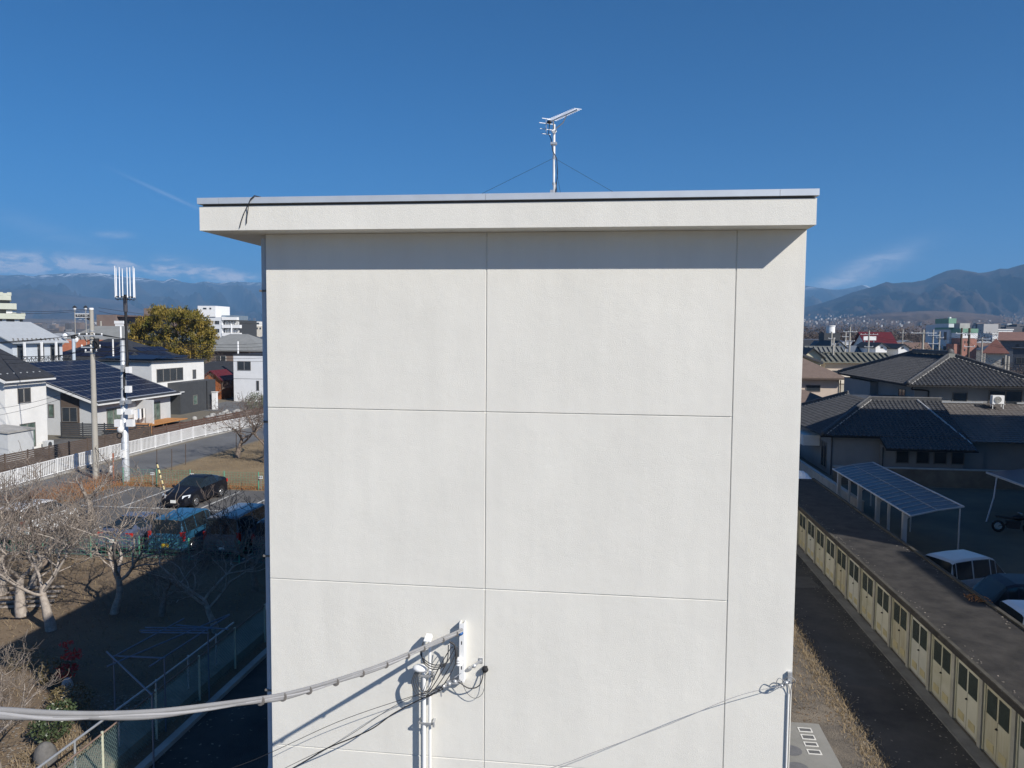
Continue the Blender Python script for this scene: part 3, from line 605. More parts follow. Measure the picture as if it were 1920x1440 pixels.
# brown block with a roof sign
bb = thing('brown_sign_building', 'dark brown four-storey building carrying a long black roof sign with a white border', 'building', (-146, 225, 0))
MB().box(-158.5, -152, 222, 236, 0, 14.8).build('wall', M('brown_tile_wall', (.20, .15, .13), .8, .12, .6), bb)
MB().box(-152, -133.5, 224, 238, 0, 14.2).build('wall', M('brown_tile_wall', (0, 0, 0)), bb)
q = MB()
for k in range(3): q.box(-152.2, -133.2, 222.6, 223.99, 4.2+3.3*k, 5.2+3.3*k)
q.box(-152.4, -133, 222.4, 238.3, 14.2, 14.6); q.build('balcony', M('brown_parapet', (.15, .105, .09), .8, .1, 1), bb)
MB().box(-146.5, -142, 228, 233, 14.6, 17).build('lift_house', M('brown_tile_wall', (0, 0, 0)), bb)
for z in (2, 5.3, 8.6, 11.9):
    for x in (-151, -146.8, -142.4, -138): window(bb, '-y', 224, x, x+3, z-.6, z+1.3, 2)
sgx0, sgx1 = gy(153, 590, 224)[0], gy(182.5, 590, 224)[0]; sz0, sz1 = gy(165, 596, 224)[2], gy(165, 588.2, 224)[2]
MB().box(sgx0, sgx1, 220.9, 221.5, sz0, sz1).build('sign_border', m_white, bb)
MB().box(sgx0+.28, sgx1-.28, 220.84, 220.89, sz0+.24, sz1-.24).build('sign_board', M('sign_black', (.03, .03, .03), .6, .1, 2), bb)
q = MB()
for x in (sgx0+.8, sgx0+2.4, sgx1-2.4, sgx1-.8): q.box(x, x+.2, 221.6, 222.2, 13.5, sz1-.1)
q.bar((sgx0+3, 223, 14.2), (sgx0+2.2, 221.6, sz0+.3), .2); q.build('sign_strut', m_steel, bb)
def text_part(body, name, x, y, z, size, mat, root, rotz=0.0, ex=.02):
    cu = bpy.data.curves.new(name, 'FONT'); cu.body = body; cu.size = size; cu.align_x = 'CENTER'; cu.align_y = 'CENTER'; cu.extrude = ex
    tmp = bpy.data.objects.new(name, cu); COL.objects.link(tmp); bpy.context.view_layer.update()
    me = bpy.data.meshes.new_from_object(tmp); bpy.data.objects.remove(tmp); bpy.data.curves.remove(cu)
    me.transform(Matrix.Rotation(math.pi/2, 4, 'X')); r = root
    while r.parent: r = r.parent
    me.transform(Matrix.Translation((x-r.location[0], y-r.location[1], z-r.location[2])))
    me.materials.clear(); me.materials.append(mat); o = bpy.data.objects.new(name, me); COL.objects.link(o); o.parent = root; return o
text_part('やイつ ドに', 'sign_letters', (sgx0+sgx1)/2, 220.80, (sz0+sz1)/2, .78, m_white, bb)
# billboard
bl = thing('billboard', 'blank white billboard on a white post above the roofs', 'billboard', gy(226, 640, 150))
x0_, x1_ = gy(215, 600, 150)[0], gy(232, 600, 150)[0]; z1_, z0_ = gy(220, 601.5, 150)[2], gy(220, 607, 150)[2]
MB().box(x0_, x1_, 149.8, 150.1, z0_, z1_).build('panel', m_white, bl)
MB().box(x0_+.2, x1_-.1, 149.8, 150.1, z0_-.65, z0_-.1).build('panel', m_white, bl)
MB().tube([(x1_-.7, 150.2, 0), (x1_-.7, 150.2, z0_-.2)], .17, 10).build('post', m_white, bl)
# stepped beige apartment block
sb = thing('stepped_apartments', 'pale green-beige apartment block with stepped balconies at the far left edge', 'apartment block', gy(30, 600, 190)[:2]+(0,), -math.atan2(*ray(30, 600)[:2]))
SD = math.hypot(*gy(30, 600, 190)[:2])
mg = M('pale_green_beige', (.48, .50, .42), .85, .08, .3)
def px_x(px, Y): return SD*math.tan(math.atan2(*ray(px, 600)[:2])-math.atan2(*ray(30, 600)[:2]))
def SZ(py): d_ = ray(30, py); return CAM_H+SD*d_[2]/math.hypot(d_[0], d_[1])
def sbox(x0, x1, y0, y1, z0, z1): return MB().box(x0, x1, y0-190, y1-190, z0, z1)
for (xr, zt, zb) in ((22, 548, 563), (32, 567, 580), (47, 586, 598)):
    sbox(-40, px_x(xr, 190), 190, 204, SZ(zb), SZ(zt+2)).build('balcony', mg, sb, True)
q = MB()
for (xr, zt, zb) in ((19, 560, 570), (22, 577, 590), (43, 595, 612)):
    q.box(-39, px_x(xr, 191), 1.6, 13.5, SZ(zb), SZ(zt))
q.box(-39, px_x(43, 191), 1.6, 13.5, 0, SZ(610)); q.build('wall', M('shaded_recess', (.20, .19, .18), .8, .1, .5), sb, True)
q = MB()
for (px, zt, zb, wd) in ((4, 597, 606, .9), (27, 594, 606, 1.2), (12, 581, 588, 1.4)): MB().box(px_x(px, 190), px_x(px, 190)+wd, .9, 1.55, SZ(zb), SZ(zt)).build('balcony_screen', m_white, sb, True)
q = MB()
for (px, zt) in ((3, 548.5), (19, 548.5), (44, 586.5), (27, 586)): q.box(px_x(px, 190)-.5, px_x(px, 190)+.5, -.05, .9, SZ(zt+6), SZ(zt))
q.build('parapet_block', mg, sb, True)
# white apartment building behind the bamboo
wa = thing('white_apartments', 'white four-storey apartment building rising right of the bamboo grove', 'apartment block', (-125, 235, 0))
xa_, xb_, xc_ = gy(371, 600, 230)[0], gy(416, 600, 230)[0], gy(449, 600, 230)[0]; zt_ = gy(410, 594, 230)[2]
MB().box(xa_-8, xb_, 230, 244, 0, zt_).build('wall', M('white_tile_wall', (.66, .68, .70), .7, .03, .3), wa)
MB().box(xb_+.02, xc_-1.0, 231.3, 244, 0, zt_-1.0).build('wall', m_dgrey, wa)
xr0, xr1 = gy(372, 600, 230)[0], gy(405, 600, 230)[0]; MB().box(xr0, xr1, 229.7, 239, zt_, gy(390, 573.5, 230)[2]).build('stair_tower', m_white, wa)
MB().box(xr1+.3, xc_-3.5, 233, 243, zt_-.9, zt_+.55).build('roof_parapet', M('dull_blue', (.17, .22, .27), .7, .1, 1), wa)
for (zt, zb, ex) in ((594.5, 600, 0), (609, 615, .9), (624, 630, .9), (639, 645, .9)): MB().box(xb_+.02, xc_+ex-.8, 229.8, 231.3, gy(420, zb, 230)[2], gy(420, zt, 230)[2]).build('balcony', m_white, wa)
for zt in (603, 618, 633):
    q = MB()
    for k in range(9): x = xb_+.5+.55*k; q.box(x, x+.35, 230.9, 231.0, gy(420, zt+5.5, 230)[2], gy(420, zt-random.random()*2, 230)[2])
    q.build('laundry', [m_offw, m_white, M('grey_cloth', (.3, .3, .33), .9, .2, 2)][int(zt) % 3], wa)
for z0, z1 in ((608, 601.5), (623.5, 616.5), (638, 631)):
    for px in (381, 403): window(wa, '-y', 230, gy(px, 600, 230)[0], gy(px+8, 600, 230)[0], gy(px, z0, 230)[2], gy(px, z1, 230)[2], 2)
for (px, w_) in ((379, 6.5), (391, 3.5)): window(wa, '-y', 229.7, gy(px+3, 600, 230)[0], gy(px+3+w_, 600, 230)[0], gy(px, 580, 230)[2], gy(px, 577, 230)[2], 1)
# far pale apartments
fa = thing('distant_apartments', 'distant pale apartment block just left of the drainpipe', 'apartment block', (gy(478, 610, 420)[0], 430, 0))
MB().box(gy(468, 610, 420)[0], gy(510, 610, 420)[0], 420, 436, 0, gy(470, 603, 420)[2]).build('wall', m_offw, fa)
MB().box(gy(463, 610, 420)[0], gy(510, 610, 420)[0], 414, 420, 0, gy(470, 611, 420)[2]).build('lower_wing', m_cream, fa)
q = MB()
for px in (474, 481, 487): q.box(gy(px, 610, 414)[0], gy(px+2.5, 610, 414)[0], 413.8, 413.99, gy(px, 617, 414)[2], gy(px, 614, 414)[2])
q.box(gy(481, 610, 420)[0], gy(486, 610, 420)[0], 419.8, 419.99, gy(481, 608, 420)[2], gy(481, 605, 420)[2]); q.build('window', m_glass, fa)
# tiled houses right of bamboo
house('brown_wall_house', 'two-storey brown house with a dark grey hip roof below the white apartments', -86.5, -70.5, 150, 162, 6.0, 'hip', 3.4, M('mid_brown_wall', (.17, .13, .11), .85, .12, .5), M('grey_tile_far', (0, 0, 0)), .8,
      wins=[('-y', 150, -80.8, -78.4, 3.0, 4.9, 2, m_glass, m_framew), ('-y', 150, -75.5, -73.2, 3.0, 4.9, 2, m_glass, m_framew), ('-y', 150, -80.8, -78.4, .6, 2.3, 2, m_glass, m_framew)])
house('navy_roof_house', 'house with a navy blue hipped roof partly hidden by the drainpipe', -83, -66, 170, 182, 5.6, 'hip', 3.6, m_cream, M('navy_roof', (.05, .06, .12), .6, .15, 1), .7)
house('teal_roof_hall', 'long low hall with a dark teal roof before the distant pale apartments', -118, -98, 255, 268, 7.0, 'gable_x', 3.2, m_cream, M('teal_roof', (.06, .10, .12), .7, .1, 1), .5, cat='hall')
# ---------------------------------------------------------------- poles and wires on the left
up = thing('utility_pole', 'tall tapering concrete utility pole standing by the white road fence', 'utility pole', (-34.2, 47.4, 0))
MB().tube([(-34.2, 47.4, 0), (-34.2, 47.4, 11.35)], [.21, .13], 14).build('pole', m_concpole, up)
MB().cyl(-34.2, 47.4, 11.351, 11.47, .15, .14).build('pole_cap', m_white, up)
def crossarm(root, x, y, z, half, ang, n=3):
    d = np.array((math.cos(ang), math.sin(ang), 0)); p = np.array((x, y, z)); MB().bar(p-d*half, p+d*half, .08).build('cross_arm', m_steel, root)
    q = MB()
    for k in range(n):
        t = -half*.92+2*half*.92*k/max(n-1, 1); c = p+d*t; q.cyl(c[0], c[1], z+.04, z+.10, .03, .05, 8); q.cyl(c[0], c[1], z+.10, z+.17, .06, .045, 8)
    q.build('insulator', m_white, root)
crossarm(up, -34.2, 47.25, 9.62, .75, .3, 4); crossarm(up, -34.2, 47.25, 8.85, .6, .3, 3); crossarm(up, -34.2, 47.25, 8.55, .6, 1.6, 3)
q = MB(); q.cyl(-33.75, 47.2, 8.75, 9.45, .17, None, 10); q.ball((-34.28, 47.2, 10.75), .09); q.tube(smooth_path([(-34.6, 47.1, 9.6), (-34.3, 47.0, 9.25), (-33.9, 47.0, 9.4), (-33.5, 47.0, 9.05), (-33.9, 47.0, 8.7)]), .03, 5); q.build('cable_joint', m_black, up)
q = MB()
for z in (9.9, 9.3, 8.4): q.cyl(-34.2, 47.4, z, z+.07, .165, None, 12)
q.build('band', m_steel, up)
ap = thing('antenna_pole', 'steel pole hung with white equipment boxes and crowned by a ring of white antenna rods', 'antenna pole', (-31.35, 46.4, 0))
MB().tube([(-31.35, 46.4, 0), (-31.35, 46.4, 5.6), (-31.35, 46.4, 5.61), (-31.35, 46.4, 9.35)], [.24, .205, .165, .15], 14).build('pole', M('ribbed_grey_pole', (.50, .52, .54), .5, .12, 5, metal=.3), ap)
q = MB()
for k in range(9): z = 1.0+.55*k; q.cyl(-31.35, 46.4, z, z+.03, .245-.0065*k)
for z in (6.2, 6.9, 7.4, 8.0, 8.6, 9.0): q.cyl(-31.35, 46.4, z, z+.06, .19)
q.build('pole_band', m_steel, ap)
MB().tube(smooth_path([(-31.25, 46.35, 4.8), (-31.22, 46.3, 7.0), (-31.08, 46.3, 7.4), (-31.0, 46.35, 8.2), (-31.06, 46.4, 9.0), (-31.08, 46.4, 12.3)], 4), .085, 8).build('upper_mast', m_black, ap)
q = MB(); q.tube([(-31.08, 46.4, 11.2), (-31.08, 46.4, 12.1)], .13, 8); q.build('mast_joint', M('dark_steel', (.06, .06, .07), .5, .2, 4), ap)
q = MB(); cx, cy, cz = -31.08, 46.4, 12.15
for k in range(8):
    a = 2*math.pi*k/8+.824; x, y = cx+.58*math.cos(a), cy+.58*math.sin(a); q.bar((cx, cy, cz), (x, y, cz), .035)
    q.tube(smooth_path([(x, y, cz+.05), (x+.02, y, cz-.12), (x-.08*math.cos(a), y-.08*math.sin(a), cz-.2), (cx+.3*math.cos(a), cy+.3*math.sin(a), cz-.12), (cx, cy, cz-.25)], 3), .018, 4)
q.tube([(cx+.58*math.cos(2*math.pi*k/16), cy+.58*math.sin(2*math.pi*k/16), cz) for k in range(17)], .022, 5); q.build('antenna_ring', m_black, ap)
for k in range(8):
    a = 2*math.pi*k/8+.824; x, y = cx+.58*math.cos(a), cy+.58*math.sin(a); MB().tube([(x, y, cz-.05), (x, y, cz+.04), (x, y, cz+.04), (x, y, cz+1.9+.06*math.sin(k*2))], [.04, .04, .026, .024], 8).build('antenna_rod', m_white, ap)
def P_(px, py): return gy(px, py, 46.1)
for (px0, px1, py0, py1, mt) in ((236, 244, 724, 736, m_white), (226, 232, 751, 759, m_steel), (237, 243, 750, 757, m_steel), (235.5, 247, 768, 777, m_white), (238, 250, 787, 799.5, m_white), (216, 227, 787, 800, m_white), (221, 228, 767, 777, m_white), (237, 244, 688, 699, m_white), (228, 232, 684, 697, m_steel)):
    a = P_(px0, py1); b = P_(px1, py0); MB().box(a[0], b[0], 46.0, 46.3, a[2], b[2]).build('equipment_box', mt, ap)
q = MB(); q.ball((P_(226, 806)[0], 46.1, P_(226, 806)[2]), .22, .2, .24); q.build('transformer_can', m_offw, ap)
c_ = P_(225, 816.5); MB().tube([(c_[0]+.17*math.cos(2*math.pi*k/14), 46.05, c_[2]+.17*math.sin(2*math.pi*k/14)) for k in range(15)], .04, 6).build('cable_coil', m_black, ap)
a = P_(227, 858); b = P_(233, 844); MB().box(a[0], b[0], 46.0, 46.2, a[2], b[2]).build('notice_plate', m_white, ap)
gp_ = thing('guy_wire_post', 'rusty short post with a white guard beside the steel antenna pole', 'post', (-31.95, 46.0, 0))
MB().tube([(-31.95, 46.0, 0), (-31.95, 46.0, 2.0)], .05, 6).build('post', m_rust, gp_)
MB().box(-32.15, -32.02, 45.92, 46.08, .75, 1.2).build('guard', m_white, gp_)
MB().tube([(-32.0, 46.0, .9), (-34.2, 47.3, 2.2)], .02, 5).build('guy_wire', m_black, gp_)
def small_pole(name, label, px, pyt, Y, r, mat, arms=()):
    x, y, z = gy(px, pyt, Y); t = thing(name, label, 'utility pole', (x, Y, 0)); MB().tube([(x, Y, 0), (x, Y, z)], [r*1.25, r], 8).build('pole', mat, t)
    for (dz, half, ang, n) in arms: crossarm(t, x, Y-.2, z-dz, half, ang, n)
    return t, (x, Y, z)
p1, e1 = small_pole('grey_pole', 'slim pale blue-grey pole in front of the rust orange roof', 137.5, 634, 78, .17, M('blue_grey_pole', (.44, .50, .56), .6, .08, 2))
MB().ball((e1[0], e1[1], e1[2]+.1), .25).tube(smooth_path([(e1[0], e1[1], e1[2]), (e1[0]+.7, e1[1], e1[2]+.15), (e1[0]+.9, e1[1], e1[2]-.2)]), .05, 5).build('cable_joint', m_black, p1)
p2, e2 = small_pole('grey_pole', 'thin white pole rising from the roof line left of the antenna pole', 226, 612, 120, .16, m_white)
p3, e3 = small_pole('grey_pole', 'short thin pole on the dark hip roof left of the antenna pole', 211.5, 636, 94, .10, m_offw)
p4, e4 = small_pole('grey_pole', 'pale pole standing behind the white cube house', 446, 640, 113, .13, m_white)
p5, e5 = small_pole('grey_pole', 'thin pale pole in front of the brown sign building', 189, 602, 150, .18, m_concpole, ((2.0, 1.0, .3, 3),))
p6, e6 = small_pole('grey_pole', 'slender pale pole in front of the white apartments', 434, 607, 200, .2, m_white)
p7, e7 = small_pole('grey_pole', 'dim pole just right of the thin brown sign building pole', 197, 613, 150, .14, m_concpole)
# twin globe lamps
for px, lb in ((140, 'left one of two white globe lamps with black caps seen over the roofs'), (160.5, 'globe lamp with black cap directly above the brown building roof sign')):
    x, y, z = gy(px, 579, 100); t = thing('globe_lamp', lb, 'street lamp', (x, y, 0), 0, 'globe lamps over the roofs')
    MB().tube([(x, y, 0), (x, y, z-.45)], .05, 8).build('post', m_concpole, t); MB().ball((x, y, z), .20, None, None, 12, 8).build('globe', m_white, t)
    q = MB(); q.tube([(x, y, z+.15), (x, y, z+.3), (x, y, z+.45)], [.30, .22, .06], 10); q.build('cap', m_black, t)
    q = MB(); q.tube([(x, y, z-.45), (x, y, z-.18)], [.07, .12], 8); q.build('collar', m_steel, t)
# overhead wires
def sag(a, b, s, n=14):
    a = np.array(a, float); b = np.array(b, float); return [tuple(a+(b-a)*k/n-np.array((0, 0, s*4*(k/n)*(1-k/n)))) for k in range(n+1)]
def span(a, b, s, r, label): return tag(MB().tube(sag(a, b, s), r, 4).build('overhead_wire', m_black), label, 'wire', 'overhead wires on the left')
G = 'overhead wire strung between the poles on the left'
T = (-34.2, 47.3, 11.0)
for (a, b, s, r) in ((gy(-60, 573, 95), gy(175, 578, 95), .6, .022), (gy(-60, 581, 95), gy(172, 581, 95), .5, .022), (gy(185, 577, 95), gy(500, 608, 120), .4, .022), (gy(185, 583, 95), gy(240, 592, 90), .1, .022)):
    span(a, b, s, r, 'high pale-grey wire crossing the mountains above the left roofs')
for k in range(4): span((-34.7+.33*k, 47.25, 9.78), (-62-1.5*k, 60-2*k, 9.3), .7, .014, G)
for k in range(4): span((-34.7+.33*k, 47.25, 9.78), gy(520, 640+7*k, 95), .6, .016, G)
for k in range(3): span((-34.5+.3*k, 47.25, 9.0), gy(520, 662+7*k, 85), .5, .016, G)
for k in range(3): span((-34.2, 47.3, 8.8-.15*k), (-31.35, 46.4, 8.9-.3*k), .25, .016, G)
for k in range(3): span((-34.4, 47.2, 8.6+.1*k), gy(-40, 655+12*k, 62), .5, .014, G)
for k in range(2): span((-34.2, 47.2, 6.4-.2*k), gy(-40, 770+14*k, 50), .3, .011, G)

# ---------------------------------------------------------------- fences on the left
rf_ = thing('road_fence', 'long white vertical-bar fence along the far side of the road', 'fence', (-37.4, 60, 0))
pts = [(-36.9, 30.0), (-37.0, 42.1), (-37.45, 47.3), (-37.75, 54.6), (-37.8, 66.8), (-36.6, 80), (-35.4, 96)]
def along(pts, step):
    P = [np.array(p, float) for p in pts]; out = [P[0]]; i = 0; cur = P[0]
    while i < len(P)-1:
        d = P[i+1]-cur; L = np.linalg.norm(d)
        if L >= step: cur = cur+d/L*step; out.append(cur)
        else:
            i += 1
            if i < len(P)-1: pass
            rem = step-L; cur = P[i]
            if i == len(P)-1: break
            d = P[i+1]-P[i]; cur = P[i]+d/np.linalg.norm(d)*rem; out.append(cur)
    return out
fp = along(pts, 2.0); kb = MB()
for i in range(len(fp)-1):
    a, b = fp[i], fp[i+1]; q = MB(); z0 = .22
    q.bar((*a, 1.16), (*b, 1.16), .05); q.bar((*a, z0), (*b, z0), .05)
    for k in range(1, 11): p = a+(b-a)*k/11; q.box(p[0]-.02, p[0]+.02, p[1]-.026, p[1]+.026, z0, 1.16)
    q.build('panel', m_white, rf_); MB().box(a[0]-.035, a[0]+.035, a[1]-.035, a[1]+.035, 0, 1.22).build('post', m_white, rf_)
    kb.bar((*a, .06), (*b, .06), .16, .14)
kb.build('kerb_strip', m_conc, rf_)
def slat_fence(label, a, b, h, mat, n=8, step=2.0, z0=.1, name='slat_fence'):
    t = thing(name, label, 'fence', ((a[0]+b[0])/2, (a[1]+b[1])/2, 0)); q = MB()
    for k in range(n): z = z0+(h-z0)*k/n; q.bar((*a, z+.05), (*b, z+.05), .03, (h-z0)/n*.78)
    q.build('slats', mat, t); L = math.hypot(b[0]-a[0], b[1]-a[1]); nn = max(int(L/step), 1)
    for k in range(nn+1): p = np.array(a)+(np.array(b)-np.array(a))*k/nn; MB().box(p[0]-.04, p[0]+.04, p[1]+.02, p[1]+.09, 0, h+.03).build('post', mat, t)
    return t
slat_fence('charcoal slat fence standing in front of the solar-roofed house', (-50.0, 64.6), (-41.5, 64.8), 1.5, m_dgrey)
slat_fence('long dark brown slat fence behind the white road fence at far left', (-41.6, 46), (-41.2, 64.7), 1.35, m_brownw, 9)
slat_fence('dark brown rail fence beyond the orange garden table', (-41.2, 65.0), (-39.6, 98), 1.2, M('red_brown_rail', (.11, .065, .05), .8, .2, 2), 5)
slat_fence('low charcoal fence beside the white cube house forecourt', (-47, 99.5), (-40, 100), 1.1, m_dgrey, 5)
structure('driveway', MB().quad((-52, 44, .006), (-41.7, 44, .006), (-41.3, 64.5, .006), (-50, 64.5, .006)), m_asph)
structure('forecourt', MB().quad((-52, 90, .006), (-40.2, 90, .006), (-38.4, 103, .006), (-54, 103, .006)), m_road)
gd = thing('garden_bed', 'strip of pale rocks and dry plants along the brown rail fence', 'garden bed', (-46, 88, 0))
q = MB()
for k in range(26): q.ball((-46.5+4*random.random()-.1*k*.2, 81+.35*k+random.random(), .1), .25+.3*random.random(), None, .22+.12*random.random(), 7, 5)
q.build('rocks', m_conc, gd)
gpil = thing('gate_pillar', 'white gate pillar at the corner of the two-tone house', 'pillar', (-49.8, 92.2, 0)); MB().box(-50.1, -49.5, 92, 92.4, 0, 2.2).build('pillar', m_white, gpil)
MB().box(-50.16, -49.44, 91.94, 92.46, 2.201, 2.28).build('pillar_cap', m_offw, gpil)
# parking lot fence of thin green mesh with bay signs
gf = thing('green_mesh_fence', 'thin green wire mesh fence at the back of the parking lot', 'fence', (-22, 45.6, 0))
m_green = M('green_vinyl_steel', (.10, .33, .22), .5, .1, 3)
for k in range(9): x = -31+2.3*k; MB().tube([(x, 45.6, 0), (x, 45.6, 1.15)], .035, 6).build('post', m_green, gf)
q = MB()
for k in range(7): q.bar((-31, 45.6, .12+.16*k), (-12.6, 45.6, .12+.16*k), .008)
for k in range(92): q.bar((-31+.2*k, 45.61, .1), (-31+.2*k, 45.61, 1.1), .006)
q.build('mesh', m_green, gf)
gf2 = thing('green_mesh_fence', 'green wire mesh fence between the orchard and the parked cars', 'fence', (-22, 30.7, 0))
for k in range(11): x = -34+2.3*k; MB().tube([(x, 30.7, 0), (x, 30.7, 1.05)], .035, 6).build('post', m_green, gf2)
q = MB()
for k in range(6): q.bar((-34, 30.7, .12+.17*k), (-11, 30.7, .12+.17*k), .008)
for k in range(115): q.bar((-34+.2*k, 30.71, .1), (-34+.2*k, 30.71, 1.0), .006)
q.build('mesh', m_green, gf2)
for px, py, lb in ((360, 890, 'small white bay sign with black characters behind the black hatchback'), (489, 895, 'small white bay sign with black characters next to the drainpipe'), (286, 888, 'small white bay sign half faded left of the striped pole')):
    x, y, z = gy(px, py, 45.5); t = thing('bay_sign', lb, 'sign', (x, 45.5, 0), 0, 'bay signs on the mesh fence'); MB().box(x-.13, x+.13, 45.46, 45.49, z-.085, z+.085).build('plate', m_white, t)
    text_part('専用', 'lettering', x, 45.455, z, .13, m_black, t, ex=.002); MB().bar((x, 45.51, 0), (x, 45.51, z), .025).build('stake', m_steel, t)
a = gz(308, 918); b = (gy(294, 868, a[1]+.6)); q = MB(); q2 = MB(); A_, B_ = np.array(a), np.array(b)
sp = thing('striped_pole', 'leaning yellow and black striped guard pole at the parking lot edge', 'guard pole', a)
for k in range(15): (q2 if k % 3 == 2 else q).tube([tuple(A_+(B_-A_)*k/15), tuple(A_+(B_-A_)*(k+1)/15)], .055, 8)
q.build('yellow_band', M('yellow_band', (.60, .50, .25), .6, .15, 4), sp); q2.build('black_band', m_black, sp)
for px, top, bot, lb in ((294, 842, 872, 'rusty bar post leaning by the road left of the striped pole'), (322, 842, 872, 'thin rusty post by the road right of the striped pole'), (348, 832, 862, 'thin rusty post by the road near the dark bare tree'), (443, 812, 840, 'thin rusty post at the right end of the road edge')):
    g_ = gz(px, bot+10); tt = gy(px, top, g_[1]); tag(MB().tube([g_, tt], .028, 6).build('rusty_post', m_brownw), lb, 'post')
# chain-link fence and handrail at the lower left
cf = thing('chain_link_fence', 'green chain-link fence along the path in the lower left corner', 'fence', (-10.85, 20, 0))
q = MB(); y0, y1, zt = 12.5, 24.0, 1.2; sp_ = .10; n = int((y1-y0+zt)/sp_)
for k in range(n):
    c0 = y0-zt+sp_*k
    for s in (1, -1):
        ya, za = c0, .05; yb, zb = c0+zt-.05, zt
        if s < 0: za, zb = zb, za
        ta = max(0, (y0-ya)/(yb-ya)); tb2 = min(1, (y1-ya)/(yb-ya))
        if tb2 <= ta: continue
        p = lambda t: (-10.85+.006*s, ya+(yb-ya)*t, za+(zb-za)*t); q.bar(p(ta), p(tb2), .005)
q.build('wire_mesh', M('green_wire', (.17, .24, .21), .5, .1, 3), cf)
q = MB(); q.tube([(-10.85, 12.5, zt), (-10.85, 45, zt)], .022, 6); q.build('top_rail', M('rusty_rail', (.20, .14, .11), .7, .25, 4), cf)
for k in range(17): y = 13.0+2.0*k; MB().tube([(-10.85, y, 0), (-10.85, y, 1.25)], .03, 8).build('post', M('ivory_post', (.50, .50, .38), .6, .1, 3), cf)
q = MB()
for k in range(105): q.bar((-10.85, 24+.2*k, .05), (-10.85, 24+.2*k, zt), .0045)
for k in range(6): q.bar((-10.85, 24, .05+.2*k), (-10.85, 45, .05+.2*k), .0045)
q.build('wire_mesh', M('green_wire', (0, 0, 0)), cf)
hr = thing('pipe_handrail', 'grey pipe handrail on posts above the chain-link fence', 'handrail', (-11.25, 16, 0))
MB().tube([(-11.35, 12.6, 1.15), (-11.2, 19.0, 1.15), (-11.2, 21.6, 1.15)], .028, 8).build('rail', m_steel, hr)
for y in (13.2, 14.7, 16.2, 17.7, 19.2, 20.7): MB().tube([(-11.28, y, 0), (-11.28, y, 1.15)], .026, 8).build('post', m_steel, hr)
MB().box(-11.9, -11.0, 11, 30, 0, .22).build('low_wall', M('mossy_concrete', (.20, .19, .15), .95, .25, 2, .4, 20), hr)
tr = thing('pipe_trellis', 'frame of thin pipes for vines standing in the shadow left of the block', 'trellis', (-11.9, 18.4, 0))
m_pp = M('dull_blue_pipe', (.17, .19, .24), .5, .1, 4, metal=.4)
def pz(px, py): return gz(px, py, 1.9)
for (a, b) in (((212, 1232), (345, 1160)), ((200, 1250), (430, 1152)), ((262, 1182), (390, 1182)), ((264, 1186), (388, 1187)), ((272, 1177), (398, 1178)), ((280, 1250), (430, 1153)), ((212, 1230), (310, 1234)), ((200, 1222), (285, 1303)), ((330, 1172), (428, 1180))):
    MB().tube([pz(*a), pz(*b)], .022, 6).build('pipe', m_pp, tr)
for (px, py) in ((213, 1229), (308, 1233), (285, 1300), (390, 1185)): x, y, z = pz(px, py); MB().tube([(x, y, 0), (x, y, 1.9)], .022, 6).build('upright', m_pp, tr)

# ---------------------------------------------------------------- cars
m_tyre = M('tyre_rubber', (.018, .018, .019), .85, .2, 6); m_rim = M('alloy_rim', (.55, .56, .58), .3, .08, 6, metal=.85)
m_cglass = M('car_glass', (.016, .022, .026), .06, .2, 2, spec=.4); m_lens = M('lamp_lens', (.62, .66, .70), .12, .08, 6, spec=.8); m_red = M('red_lens', (.45, .02, .015), .2, .15, 5)
m_plate = M('plate_white', (.78, .78, .75), .5, .04, 4); m_yel = M('plate_yellow', (.60, .42, .03), .5, .06, 4); m_chrome = M('chrome_trim', (.6, .6, .6), .2, .1, 5, metal=1)
def paint(n, c): return M(n, c, .3 if max(c) > .05 else .42, .06, 1.5, coat=.5 if max(c) > .05 else .08, spec=.5 if max(c) > .05 else .22)
